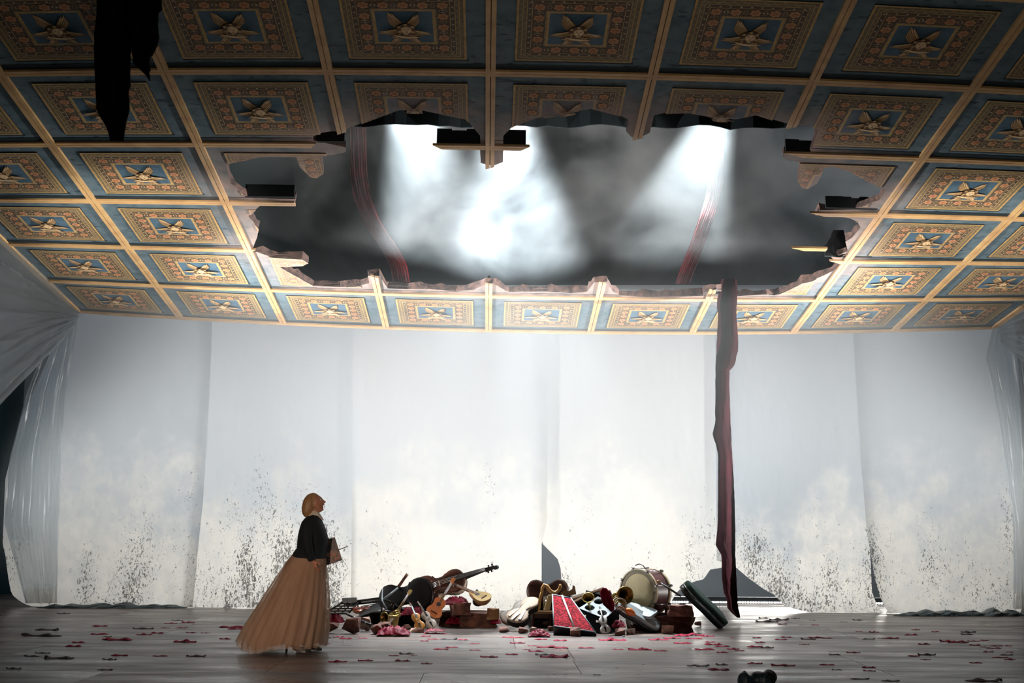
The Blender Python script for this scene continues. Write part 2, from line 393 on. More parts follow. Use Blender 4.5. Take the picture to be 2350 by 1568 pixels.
def map_ceiling(name, bm, mats, parent, clip=True, smooth=False):
    if not bm.verts: bm.free(); return None
    xs = [v.co.x for v in bm.verts]; ys = [v.co.y for v in bm.verts]
    nh = near_hole(min(xs) - .6, max(xs) + .6, min(ys) - .6, max(ys) + .6)
    if clip and nh: clip_hole(bm)
    if not bm.faces: bm.free(); return None
    dust = []
    for v in bm.verts:
        d = hole_dist(v.co.x, v.co.y) if nh else 9.0
        dust.append(.66 * max(0.0, 1.0 - d / 0.5) ** 1.2)
        v.co = S(v.co.x, v.co.y, v.co.z)
    me = bpy.data.meshes.new(name); bm.to_mesh(me); bm.free()
    for m in mats: me.materials.append(m)
    a = me.attributes.new('dust', 'FLOAT', 'POINT'); a.data.foreach_set('value', dust)
    return link(name, me, parent, smooth)

ceiling = empty('ceiling', S(4.5, 3), label='low coffered ceiling painted blue and gold with a great torn hole', kind='structure')
ceiling.location = (0, 0, 0)
NROW = 7
def quad(bm, x0, x1, y0, y1, w_, mi=0):
    f = bm.faces.new([bm.verts.new(c) for c in ((x0, y0, w_), (x0, y1, w_), (x1, y1, w_), (x1, y0, w_))]); f.material_index = mi
def grid(bm, x0, x1, y0, y1, w_, nx, ny, mi=0, flip=False):
    vv = [[bm.verts.new((lerp(x0, x1, i / nx), lerp(y0, y1, j / ny), w_)) for j in range(ny + 1)] for i in range(nx + 1)]
    for i in range(nx):
        for j in range(ny):
            q = (vv[i][j], vv[i][j + 1], vv[i + 1][j + 1], vv[i + 1][j])
            f = bm.faces.new(q[::-1] if flip else q); f.material_index = mi
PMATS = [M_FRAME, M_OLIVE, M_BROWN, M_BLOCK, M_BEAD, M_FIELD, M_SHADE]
PH = 0.355
def ring(bm, cx, cy, r0, r1, w_, mi, n=6):
    for k in range(4):
        for i in range(n):
            a, b = -1 + 2 * i / n, -1 + 2 * (i + 1) / n
            p = [(a * r1, r1), (b * r1, r1), (b * r0, r0), (a * r0, r0)]
            for _ in range(k): p = [(y, -x) for x, y in p]
            f = bm.faces.new([bm.verts.new((cx + x * PH, cy + y * PH, w_)) for x, y in p]); f.material_index = mi
def panel_bm(i, j):
    bm = bmesh.new(); cx, cy = i + .5, j + .5 + 0.005; z = -0.016
    for r0, r1, mi in ((.962, 1.0, 0), (.905, .962, 1), (.89, .905, 0), (.835, .89, 1), (.822, .835, 0), (.752, .822, 2), (.738, .752, 0), (.53, .738, 2), (.505, .53, 1), (.462, .505, 0)):
        ring(bm, cx, cy, r0, r1, z, mi)
    q = .462 * PH; grid(bm, cx - q, cx + q, cy - q, cy + q, z, 6, 6, 5)
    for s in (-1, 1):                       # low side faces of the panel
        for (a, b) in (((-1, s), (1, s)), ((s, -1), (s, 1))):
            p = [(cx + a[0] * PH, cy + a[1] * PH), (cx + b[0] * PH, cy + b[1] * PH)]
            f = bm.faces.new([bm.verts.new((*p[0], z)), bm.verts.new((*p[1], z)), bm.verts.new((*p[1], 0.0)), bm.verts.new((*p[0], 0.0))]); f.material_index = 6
    def along(fn):
        for k in range(4):
            R = lambda x, y: (x, y)
            def T(x, y, k=k):
                for _ in range(k): x, y = y, -x
                return cx + x * PH, cy + y * PH
            fn(T)
    def rect(T, x0, x1, y0, y1, mi, dz):
        f = bm.faces.new([bm.verts.new((*T(a, b), z - dz)) for a, b in ((x0, y0), (x1, y0), (x1, y1), (x0, y1))]); f.material_index = mi
    def deco(T):
        for k in range(11):                 # chequer blocks and dashes
            x = -.8 + .16 * k; rect(T, x - .035, x + .035, .848, .878, 3, .001)
            rect(T, x - .09, x - .05, .918, .95, 3, .001)
        for k in range(10):                 # pearls
            x = -.76 + .168 * k
            f = bm.faces.new([bm.verts.new((*T(x + .019 * math.cos(a), .787 + .019 * math.sin(a)), z - .002)) for a in [2 * PI * q / 6 for q in range(6)]]); f.material_index = 4
        for k in range(30):                 # dotted line
            x = -.5 + .0345 * k; rect(T, x - .008, x + .008, .510, .526, 4, .001)
        for k in range(4):                  # small scrolls between the rosettes
            x = -.474 + .316 * k
            rect(T, x - .03, x + .03, .57, .70, 3, .001); rect(T, x - .045, x + .045, .615, .655, 4 if (i + k) % 2 else 3, .002); rect(T, x - .018, x + .018, .59, .68, 2, .003)
    along(deco)
    return bm
def leaf(bm, tip, wd, z, mi, base=(0, 0), bend=0.0):
    bx, by = base; dx, dy = tip[0] - bx, tip[1] - by; L = math.hypot(dx, dy); nx, ny = -dy / L, dx / L
    pl, pr = [], []
    for t, k in ((0, .5), (.3, .95), (.6, 1.0), (.85, .62), (1.0, .06)):
        ox = bend * math.sin(t * PI) * L
        x, y = bx + dx * t + nx * ox, by + dy * t + ny * ox
        pl.append((x + nx * wd * k, y + ny * wd * k)); pr.append((x - nx * wd * k, y - ny * wd * k))
    for a, b, c, d in zip(pl, pl[1:], pr[1:], pr):
        f = bm.faces.new([bm.verts.new((*p, z)) for p in (a, b, c, d)]); f.material_index = mi
EMATS = [M_FEATH, M_FEATH2, M_FEATHD]
def emblem_bm(i, j):
    """head of a cherub amid six gilt wings"""
    bm = bmesh.new(); lay = [-0.018]
    def nextz(): lay[0] -= 0.0004; return lay[0]
    wings = [((-.27, .47), 6, 1, .03), ((.25, .43), 5, -1, -.03), ((-.47, -.15), 6, 1, .06), ((.47, -.15), 6, -1, -.06), ((-.25, -.47), 4, 1, .05), ((.28, -.46), 4, -1, -.05)]
    for (tx, ty), nf, sd, bend in wings:
        L = math.hypot(tx, ty); px_, py_ = -ty / L * sd, tx / L * sd
        for k in reversed(range(nf)):
            q = k - 1; t = (tx * (1 - .105 * abs(q)) + px_ * .034 * q, ty * (1 - .105 * abs(q)) + py_ * .034 * q); b0 = (px_ * .03 * q, py_ * .03 * q)
            leaf(bm, t, .030, nextz(), 2, base=b0, bend=bend); leaf(bm, (t[0] * .975, t[1] * .975), .021, nextz(), 0, base=b0, bend=bend)
            leaf(bm, (t[0] * .93, t[1] * .93), .008, nextz(), 1, base=(t[0] * .3, t[1] * .3), bend=bend)
    for s in (-1, 1):                       # the crossed lower wings
        leaf(bm, (.27 * s, -.20), .045, nextz(), 2, base=(-.20 * s, -.15), bend=-.10 * s); leaf(bm, (.25 * s, -.20), .030, nextz(), 1 if s > 0 else 0, base=(-.19 * s, -.15), bend=-.10 * s)
    def disc(x, y, rx, ry, mi, n=12):
        z = nextz(); f = bm.faces.new([bm.verts.new((x + rx * math.cos(2 * PI * k / n), y + ry * math.sin(2 * PI * k / n), z)) for k in range(n)]); f.material_index = mi
    disc(.02, .03, .155, .165, 2, 16)
    for k in range(12):                     # curls
        a = 2 * PI * k / 12; disc(.02 + .125 * math.cos(a), .03 + .135 * math.sin(a), .032, .034, 0 if k % 2 else 2, 8)
    disc(.025, .02, .092, .115, 0, 14); disc(.03, .015, .076, .098, 1, 14)
    disc(-.005, .045, .017, .011, 2, 6); disc(.06, .045, .017, .011, 2, 6); disc(.03, .0, .012, .026, 0, 6); disc(.03, -.045, .026, .010, 2, 6)
    cx, cy, k = i + .5, j + .505, .462 * PH * 2 * 1.08
    for v in bm.verts: v.co.x = cx + v.co.x * k; v.co.y = cy + v.co.y * k
    return bm
def rosette_local(bm, ox=0.0, oy=0.0, r=1.0, z0=0.0, sgn=-1.0):
    def disc(x, y, rx, mi, z, n):
        f = bm.faces.new([bm.verts.new((ox + (x + rx * math.cos(2 * PI * k / n)) * r, oy + (y + rx * math.sin(2 * PI * k / n)) * r, z0 + sgn * z)) for k in range(n)]); f.material_index = mi
    disc(0, 0, 1.0, 0, 0.001, 12)
    for k in range(6):
        a = 2 * PI * k / 6 + .3; disc(.52 * math.cos(a), .52 * math.sin(a), .30, 1, .002 + .0004 * k, 7)
    for k in range(6):
        a = 2 * PI * k / 6 + .82; disc(.34 * math.cos(a), .34 * math.sin(a), .14, 2, .005, 5)
    disc(0, 0, .26, 2, .0055, 8); disc(0, 0, .13, 1, .006, 6)
ROSM = [M_BROWN, M_PETAL, M_PETAL2]
RPOS = [(a, b) for a in (-.632, -.316, 0, .316, .632) for b in (-.632, -.316, 0, .316, .632) if max(abs(a), abs(b)) > .6]
RR = .118 * PH
bm = bmesh.new(); rosette_local(bm, r=RR * 1.757, sgn=1.0)
ROS_ME = bpy.data.meshes.new('rosette'); bm.to_mesh(ROS_ME); bm.free()
for m in ROSM: ROS_ME.materials.append(m)
a_ = ROS_ME.attributes.new('dust', 'FLOAT', 'POINT')
for j in range(NROW):
    for i in range(9):
        bm = bmesh.new(); n = 12 if near_hole(i - .3, i + 1.3, j - .3, j + 1.3) else 3
        grid(bm, i, i + 1, j, j + 1, 0.0, n, n); grid(bm, i, i + 1, j, j + 1, 0.05, 1, 1, flip=True)
        co = map_ceiling('coffer', bm, [M_BLUE], ceiling)
        if co is None: continue
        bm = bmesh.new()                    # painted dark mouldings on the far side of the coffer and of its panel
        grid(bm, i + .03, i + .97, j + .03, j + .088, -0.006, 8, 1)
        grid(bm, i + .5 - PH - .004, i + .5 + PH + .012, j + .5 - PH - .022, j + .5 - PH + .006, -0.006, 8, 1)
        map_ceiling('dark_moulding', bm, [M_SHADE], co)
        map_ceiling('ornament_panel', panel_bm(i, j), PMATS, co)
        map_ceiling('winged_emblem', emblem_bm(i, j), EMATS, co)
        if j in (4, 5) and not (j == 5 and i in (0,)):
            for a, b in RPOS:
                u, v = i + .5 + a * PH, j + .505 + b * PH
                if near_hole(u, u, v, v) and in_hole(u, v): continue
                e = .02; du = (S(u + e, v) - S(u - e, v)).normalized(); dv = (S(u, v + e) - S(u, v - e)); zz = du.cross(dv).normalized(); yy = zz.cross(du)
                if zz.z > 0: zz = -zz; yy = zz.cross(du)
                o = link('rosette', ROS_ME, co); o.matrix_world = Matrix.Translation(S(u, v, -0.0165)) @ Matrix((du, yy, zz)).transposed().to_4x4()
        else:
            bm = bmesh.new()
            for a, b in RPOS: rosette_local(bm, i + .5 + a * PH, j + .505 + b * PH, RR, -.0165)
            rb = map_ceiling('rosette_band', bm, ROSM, co)
            if rb: rb['kind'] = 'stuff'
# ---- gold battens
HWB = 0.031
def batten(u0, v0, u1, v1, w0, ragged=(0, 0)):
    bm = bmesh.new(); n = max(2, int(max(abs(u1 - u0), abs(v1 - v0)) / .25)); depth = abs(v1 - v0) > abs(u1 - u0)
    for s0, s1 in ((-HWB, -.0025), (.0025, HWB)):
        sec = []
        for k in range(n + 1):
            t = k / n; u, v = lerp(u0, u1, t), lerp(v0, v1, t); row_ = []
            for (s, w_) in ((s0, 0.0), (s0, w0), (s1, w0), (s1, 0.0)):
                ex = 0.0
                if k == 0: ex = -ragged[0] * (s / HWB)
                if k == n: ex = ragged[1] * (s / HWB)
                row_.append(bm.verts.new((u + s, v + ex, w_) if depth else (u + ex, v + s, w_)))
            sec.append(row_)
        for A, B in zip(sec, sec[1:]):
            for q in range(3): bm.faces.new((A[q], A[q + 1], B[q + 1], B[q]))
        for A in (sec[0], sec[-1]): bm.faces.new(A)
    bmesh.ops.recalc_face_normals(bm, faces=bm.faces)
    return map_ceiling('gold_batten', bm, [M_GOLD], ceiling, clip=False)
def uvp(px, py): return uv_of(px, py)
V_END = NROW
for c in range(10):
    if c in (3, 4, 5, 6):
        tips = {3: ((787, 301), (861, 632)), 4: ((1129, 381), (1123, 650)), 5: ((1460, 315), (1378, 648)), 6: ((1812, 288), (1637, 665))}[c]
        va = uvp(*tips[0])[1]; vb = uvp(*tips[1])[1]
        batten(c, V_END, c, va, -0.033, (0, .02)); batten(c, vb, c, 0, -0.033, (.02, 0))
    else: batten(c, V_END, c, 0, -0.033)
u_at = lambda x, y: uvp(x, y)[0]
for r in range(NROW + 1):
    if r == 4:
        batten(0, 4, u_at(721, 334), 4, -0.030, (0, .02)); batten(u_at(1003, 327), 4, u_at(1206, 327), 4, -0.030, (.03, .03)); batten(u_at(1822, 352), 4, 9, 4, -0.030, (.08, 0))
    elif r == 3:
        batten(0, 3, u_at(678, 467), 3, -0.030); batten(u_at(1873, 491), 3, 9, 3, -0.030, (.06, 0))
    elif r == 2:
        batten(0, 2, u_at(577, 571), 2, -0.030, (0, .04)); batten(u_at(1915, 597), 2, 9, 2, -0.030, (.05, 0))
        batten(u_at(1829, 571), 2.28, u_at(1896, 571), 2.28, -0.030, (.06, 0))
    else: batten(0, r, 9, r, -0.030)
# ---- joists above the battens, bared by the break
def joist(u0, v0, u1, v1, h=0.18, jag=0.0):
    bm = bmesh.new(); depth = abs(v1 - v0) > abs(u1 - u0); n = 6; t_ = .012
    for k in range(n):
        a, b = k / n, (k + 1) / n; h1 = h * (1 - jag * rnd.random())
        pa, pb = (lerp(u0, u1, a), lerp(v0, v1, a)), (lerp(u0, u1, b), lerp(v0, v1, b))
        c = [(pa[0] - (t_ if depth else 0), pa[1] - (0 if depth else t_)), (pb[0] - (t_ if depth else 0), pb[1] - (0 if depth else t_)),
             (pb[0] + (t_ if depth else 0), pb[1] + (0 if depth else t_)), (pa[0] + (t_ if depth else 0), pa[1] + (0 if depth else t_))]
        lo = [bm.verts.new((x, y, -.001)) for x, y in c]; hi = [bm.verts.new((x, y, h1)) for x, y in c]
        for f in ([lo[0], lo[1], lo[2], lo[3]], hi[::-1], [lo[0], lo[1], hi[1], hi[0]], [lo[1], lo[2], hi[2], hi[1]], [lo[2], lo[3], hi[3], hi[2]], [lo[3], lo[0], hi[0], hi[3]]): bm.faces.new(f)
    bmesh.ops.recalc_face_normals(bm, faces=bm.faces)
    return map_ceiling('joist', bm, [M_JOIST], ceiling, clip=False)
joist(u_at(640, 334), 4.03, u_at(792, 334), 4.03, .13); joist(u_at(1002, 326), 4.03, u_at(1207, 326), 4.03, .19, .25); joist(u_at(1799, 355), 4.03, u_at(1990, 355), 4.03, .17, .2)
joist(u_at(566, 460), 3.1, u_at(678, 460), 3.1, .17); joist(u_at(1890, 485), 3.1, u_at(2010, 485), 3.1, .17, .2)
joist(u_at(1895, 585), 2.1, u_at(2000, 590), 2.1, .2, .3)
for c, px in ((3, (787, 301)), (5, (1460, 315)), (4, (1129, 381))):
    joist(c, 6.0, c, uvp(*px)[1] + .03, .14)
for c, px in ((3, (861, 634)), (4, (1123, 652)), (5, (1378, 650)), (6, (1637, 667))):
    joist(c, 0.1, c, uvp(*px)[1] - .01, .16, .2)
# ---- broken edge of the ceiling board around the hole
bm = bmesh.new(); r2 = random.Random(3); pts = []
for a, b in zip(HA, HB):
    d = math.hypot(*(b - a)); k = max(1, int(d / .06))
    for q in range(k): pts.append(tuple(lerp(a, b, q / k)))
lo, hi, hh = [], [], []
for (x, y) in pts:
    lo.append(bm.verts.new((x, y, -0.001))); j1 = r2.uniform(-.006, .006); hi.append(bm.verts.new((x + j1, y + j1, .035 + r2.uniform(-.01, .01)))); hh.append(bm.verts.new((x - j1, y + j1 * 2, .10 + r2.uniform(-.03, .03))))
N_ = len(pts)
for k in range(N_):
    q = (k + 1) % N_
    bm.faces.new((lo[k], lo[q], hi[q], hi[k])); bm.faces.new((hi[k], hi[q], hh[q], hh[k]))
map_ceiling('broken_edge', bm, [M_EDGE], ceiling, clip=False)
# dangling wires at the break
for (a, b) in (((1840, 649), (1841, 668)), ((1856, 646), (1857, 672)), ((1931, 612), (1932, 628))):
    bm = bmesh.new(); A = at(*a, 21.0); B = at(*b, 21.0); add_tube(bm, [A + Vector((0, 0, .12)), A, (A + B) / 2 + Vector((.01, 0, 0)), B], .008, 5)
    from_bm('dangling_lath', bm, M_JOIST, ceiling)

# ================================================================== SPACE ABOVE AND BEHIND
def wallbox(name, c, s, m=M_BLACK, label=None):
    bm = bmesh.new(); add_box(bm, c, s); o = from_bm(name, bm, m); tag(o, label, None, None, 'structure'); return o
wallbox('wall_fly', (0.6, 24.6, 8.6), (26, 0.1, 6.2), label='dark wall of the fly space above the torn ceiling')
wallbox('backstage_light_mask', (0.6, 25.45, 5.62), (26, 4.3, 0.06), label='added unseen black mask keeping the floodlight out of the fly space')  # unseen lid, added to keep the sheet floods off the fly smoke
M_CYC = mat('cyclorama_cloth', (0.40, 0.45, 0.49), (0.34, 0.39, 0.43), 0.8, rough=0.95)
wallbox('wall_back', (0.6, 27.6, 2.8), (26, 0.1, 5.6), M_CYC, 'pale grey backdrop seen behind the plastic sheets')
M_SIDE = mat('side_masking_teal', (0.010, 0.040, 0.055), (0.006, 0.028, 0.040), 1.5, rough=.95, spec=.1)
wallbox('wall_left', (-9.9, 20.0, 4.0), (0.1, 16.0, 8.2), M_SIDE, label='black masking at the left of the stage')
wallbox('wall_right', (11.6, 20.0, 4.0), (0.1, 16.0, 8.2), M_SIDE, label='black masking at the right of the stage')
# black border with a slightly wavy hem, hung above the hole
bm = bmesh.new(); rows_ = []
for k in range(61):
    px = lerp(560, 2050, k / 60); hem = 288 + 3.0 * math.sin(k * .7) + (4 if k % 9 == 0 else 0) + (px - 1175) * .006
    A = at(px, hem, 19.3); A.y += .05 * math.sin(k * 1.3)
    rows_.append((bm.verts.new(A), bm.verts.new(A + Vector((0, 0, 4.0))), bm.verts.new(A + Vector((0, .03, 0))), bm.verts.new(A + Vector((0, .03, 4.0)))))
for A, B in zip(rows_, rows_[1:]):
    bm.faces.new((A[0], B[0], B[1], A[1])); bm.faces.new((A[2], A[3], B[3], B[2])); bm.faces.new((A[0], A[2], B[2], B[0]))
tag(from_bm('border_cloth', bm, M_BLACK), 'black border cloth hung above the hole in the ceiling', 'curtain')
# red drapes in the fly space
M_RED = mat('red_drape', (0.50, 0.006, 0.03), (0.16, 0.003, 0.01), 3, rough=0.75, sheen=0.3)
def drape(name, label, edge, far, Y, sgn):
    ys = [e[1] for e in edge]; xs = [e[0] for e in edge]; bm = bmesh.new(); g = []
    for j in range(36):
        py = lerp(200, 652, j / 35); xe = interp(py, ys, xs); row_ = []
        for i in range(41):
            s = i / 40; px = lerp(xe, xe + far, s)
            P = at(px, py, Y + 2.6 * max(0.0, 1 - (py - 200) / 300.0) + .16 * math.sin(s * 44 + py * .012) * (.3 + s) + .25 * s + .05 * math.sin(s * 17 + py * .03)); row_.append(bm.verts.new(P))
        g.append(row_)
    for j in range(35):
        for i in range(40): bm.faces.new((g[j][i], g[j][i + 1], g[j + 1][i + 1], g[j + 1][i]))
    o = from_bm(name, bm, M_RED, smooth=True); return tag(o, label, 'curtain')
drape('red_drape', 'red drape swept aside behind the left light beam above the ceiling', [(838, 200), (843, 400), (851, 450), (870, 500), (893, 540), (915, 570), (935, 610), (950, 700)], -40, 20.7, 1)
drape('red_drape', 'red drape gathered behind the right light beam above the ceiling', [(1632, 200), (1626, 420), (1614, 470), (1598, 520), (1578, 575), (1556, 630), (1535, 700)], 34, 20.7, -1)

# ================================================================== PLASTIC SHEETS
def sheet_mesh(name, label, fn, ns, nt_, m, group=None, cat='plastic sheet'):
    vs_, fs = [], []
    for j in range(nt_ + 1):
        for i in range(ns + 1): vs_.append(fn(i / ns, j / nt_))
    for j in range(nt_):
        for i in range(ns):
            a = j * (ns + 1) + i; fs.append((a, a + 1, a + ns + 2, a + ns + 1))
    o = from_py(name, vs_, fs, m, smooth=True); return tag(o, label, cat, group)
def wr(x, y, z): return mnoise.noise(Vector((x, y, z)))
def back_sheet(name, label, left, right, bottom, Y0, m, seed, top=655, fold=1.0, ns=70, nt_=60):
    """left/right: [(py, px)], bottom: [(s, py)]"""
    ly, lx = zip(*left); ry, rx = zip(*right); bs, by = zip(*bottom)
    def fn(s, t):
        yb = interp(s, bs, by); py = lerp(top, yb, t ** 0.9)
        px = lerp(interp(py, ly, lx), interp(py, ry, rx), s)
        d = .04 * wr(px * .006 + seed, py * .0016, seed) + .006 * wr(px * .04, py * .004 + seed, 2.2) + .006 * wr(px * .1, py * .03, seed)
        low = max(0.0, (py - 1250) / 150.0)
        d += low * .06 * wr(px * .03, py * .02, seed + 5)
        P = at(px, py, Y0 + d * fold)
        k_ = min(1.0, max(0.0, (yb - 1365) / 28.0)); P.z = P.z * (1 - k_ * max(0, t * 6 - 5)) + .004
        return P
    return sheet_mesh(name, label, fn, ns, nt_, m, 'hanging plastic sheets')
P1 = plastic_mat('plastic_sheet_a', (0.54, 0.60, 0.67), 3.9, 0.30, 1.0)
P2 = plastic_mat('plastic_sheet_b', (0.64, 0.69, 0.75), 3.4, 0.32, 2.0)
P3 = plastic_mat('plastic_sheet_c', (0.70, 0.735, 0.77), 3.9, 0.20, 3.0)
P4 = plastic_mat('plastic_sheet_d', (0.70, 0.73, 0.755), 4.0, 0.20, 4.0)
P5 = plastic_mat('plastic_sheet_e', (0.52, 0.58, 0.65), 3.2, 0.36, 5.0)
P6 = plastic_mat('plastic_sheet_f', (0.54, 0.60, 0.67), 4.2, 0.30, 6.0)
P7 = plastic_mat('plastic_sheet_g', (0.60, 0.66, 0.70), 0.6, 0.03, 7.0, 0.5)
shA = back_sheet('plastic_sheet', 'leftmost upright plastic sheet with a ballooning left edge', [(655, 178), (720, 170), (780, 130), (850, 98), (960, 48), (1100, 12), (1250, 6), (1340, 28), (1385, 70), (1400, 90)], [(655, 490), (900, 481), (1150, 466), (1400, 440)], [(0, 1388), (.2, 1392), (.6, 1384), (1, 1390)], 22.85, P1, 1.0, 660)
shB = back_sheet('plastic_sheet', 'plastic sheet hanging directly behind the woman', [(655, 476), (1150, 455), (1400, 425)], [(655, 816), (1400, 815)], [(0, 1391), (1, 1396)], 22.95, P2, 2.0)
shC = back_sheet('plastic_sheet', 'plastic sheet hanging behind the left heap of instruments', [(655, 811), (1400, 806)], [(655, 1262), (1200, 1255), (1250, 1243), (1400, 1243)], [(0, 1397), (1, 1397)], 22.9, P3, 3.0)
shD = back_sheet('plastic_sheet', 'plastic sheet behind the bass drum with its lower corners pulled up', [(655, 1225), (1180, 1232), (1250, 1246), (1290, 1286), (1340, 1292), (1400, 1306)], [(655, 1672), (1320, 1668)], [(0, 1396), (.55, 1397), (.66, 1372), (.72, 1350), (.80, 1336), (.86, 1330), (.90, 1308), (1, 1302)], 23.0, P4, 4.0)
shE = back_sheet('plastic_sheet', 'flecked plastic sheet just right of the hanging red strip', [(655, 1640), (1300, 1645)], [(655, 1962), (1060, 1986), (1230, 1995), (1330, 2000), (1400, 2028)], [(0, 1288), (.1, 1296), (.2, 1326), (.3, 1354), (.42, 1378), (.55, 1392), (.75, 1400), (1, 1402)], 22.9, P5, 5.0)
shF = back_sheet('plastic_sheet', 'rightmost upright plastic sheet bulging at its hem', [(655, 1950), (1060, 1976), (1230, 1990), (1300, 2004), (1340, 2020), (1375, 2035), (1420, 2030)], [(655, 2318), (760, 2330), (900, 2340), (1150, 2352), (1330, 2350), (1420, 2335)], [(0, 1398), (.2, 1408), (.6, 1412), (1, 1404)], 22.7, P6, 6.0)
# side swags gathered at the back corners of the ceiling
def swag(name, label, corner_uv, dirv, xout, m, seed, low):
    C0 = S(*corner_uv, -.02)
    def fn(s, t):
        v = lerp(0.0, dirv, s); top = S(corner_uv[0], v, -.01)
        dz = (.25 + low * s) * t; fan = t * (.25 + .75 * s) * .45
        P = top + Vector((xout * fan * .9, -.5 * fan, -dz))
        P = P.lerp(C0 + Vector((xout * .1, -.05, -.35 * t)), max(0, .35 * (1 - s)) * t)
        r = math.sin(t * 30 + seed + 3 * s) * .03 * (.3 + s) + .14 * abs(wr(t * 9 + seed, s * 1.6, seed)) + .07 * abs(wr(t * 24, s * 3, seed)) + .02 * wr(t * 50, s * 30, seed)
        return P + Vector((r * 1.2, r * .4, r * .6))
    return sheet_mesh(name, label, fn, 70, 70, m, 'side plastic swags')
swag('plastic_swag', 'plastic sheet swagged from the left edge of the ceiling', (0, 0), 4.0, -.9, P7, 1.0, 4.9)
swag('plastic_swag', 'plastic sheet swagged from the right edge of the ceiling', (9, 0), 4.0, .9, P7, 4.0, 4.9)
# second layer of plastic falling from each back corner
def corner_fall(name, label, top_px, pts_l, pts_r, Y0, m, seed, bot):
    ly, lx = zip(*pts_l); ry, rx = zip(*pts_r)
    def fn(s, t):
        py = lerp(top_px[1], bot, t); px = lerp(interp(py, ly, lx), interp(py, ry, rx), s)
        sp = min(1.0, t * 4)
        d = .03 * math.sin(s * 17 + seed + 2 * t) * (.25 + .75 * sp) * (1 - .6 * t) + .16 * abs(wr(s * 6, t * 1.5, seed)) * (1 - .5 * t) + .06 * abs(wr(s * 15, t * 4, seed)) + .012 * wr(s * 40, t * 40, seed)
        return at(px, py, Y0 - d)
    return sheet_mesh(name, label, fn, 60, 50, m, 'side plastic swags')
corner_fall('plastic_fall', 'gathered plastic falling from the left back corner of the ceiling', (160, 690), [(690, 150), (760, 118), (900, 62), (1050, 22), (1200, 10), (1390, 60)], [(690, 182), (760, 175), (900, 150), (1050, 140), (1390, 130)], 22.35, P7, 1.0, 1385)
corner_fall('plastic_fall', 'gathered plastic falling from the right back corner of the ceiling', (2290, 730), [(730, 2284), (820, 2262), (950, 2290), (1200, 2325), (1400, 2325)], [(730, 2330), (820, 2372), (1000, 2385), (1400, 2385)], 22.35, P7, 3.0, 1398)
# crumpled hems lying on the floor
M_HEM = mat('crumpled_dark_plastic', (0.05, 0.085, 0.10), (0.14, 0.18, 0.19), 9, rough=0.35, bump=0.6, bscale=18)
def hem(label, px0, px1, py, h, seed):
    bm = bmesh.new(); A, B = flr(px0, py), flr(px1, py); n = 40; rg = []
    for i in range(n + 1):
        t = i / n; c = A.lerp(B, t); row_ = []
        hh = h * (.35 + .9 * abs(wr(t * 6, seed, 1))) * min(1, 8 * t, 8 * (1 - t)) + .012
        for k in range(10):
            a = PI * k / 9; j = 1 + .35 * wr(t * 14, k * .9, seed)
            row_.append(bm.verts.new(c + Vector((0, -math.cos(a) * hh * 1.5 * j, max(0.003, math.sin(a) * hh * j)))))
        rg.append(row_)
    for a, b in zip(rg, rg[1:]):
        for k in range(9): bm.faces.new((a[k], a[k + 1], b[k + 1], b[k]))
    return tag(from_bm('plastic_roll', bm, M_HEM, norm=True), label, 'plastic sheet')
hem('dark crumpled roll of plastic along the foot of the leftmost sheet', 84, 430, 1396, .10, 1)
hem('dark crumpled roll of plastic along the foot of the rightmost sheet', 2050, 2352, 1414, .12, 5)

ORD = 'first second third fourth fifth sixth seventh eighth ninth tenth eleventh twelfth thirteenth fourteenth fifteenth sixteenth seventeenth eighteenth nineteenth twentieth'.split()
# ================================================================== LED BATTENS BEHIND THE SHEETS
M_LEDBODY = mat('led_housing', (0.02, 0.025, 0.03), (0.03, 0.035, 0.04), 5, rough=0.5)
def led_mat():
    m = bpy.data.materials.new('led_lens'); m.use_nodes = True; n = m.node_tree.nodes; l = m.node_tree.links
    n.remove(n['Principled BSDF']); e = n.new('ShaderNodeEmission'); e.inputs[0].default_value = (1, .97, .92, 1); e.inputs[1].default_value = 12
    l.new(e.outputs[0], n['Material Output'].inputs[0]); return m
M_LED = led_mat()
for k in range(9):
    x = -7.2 + k * 2.0; t = empty('led_batten', (x, 24.9, 0), label=ORD[k] + ' led batten from the left on the floor behind the plastic sheets', cat='stage light', group='led battens behind the sheets')
    bm = bmesh.new(); add_box(bm, (0, 0, .095), (1.85, .16, .12)); add_box(bm, (-.8, 0, .018), (.1, .2, .035)); add_box(bm, (.8, 0, .018), (.1, .2, .035)); from_bm('housing', bm, M_LEDBODY, t)
    bm = bmesh.new()
    for q in range(36): add_box(bm, (-.89 + q * .0508, -.082, .06), (.034, .012, .03))
    from_bm('lens_row', bm, M_LED, t)
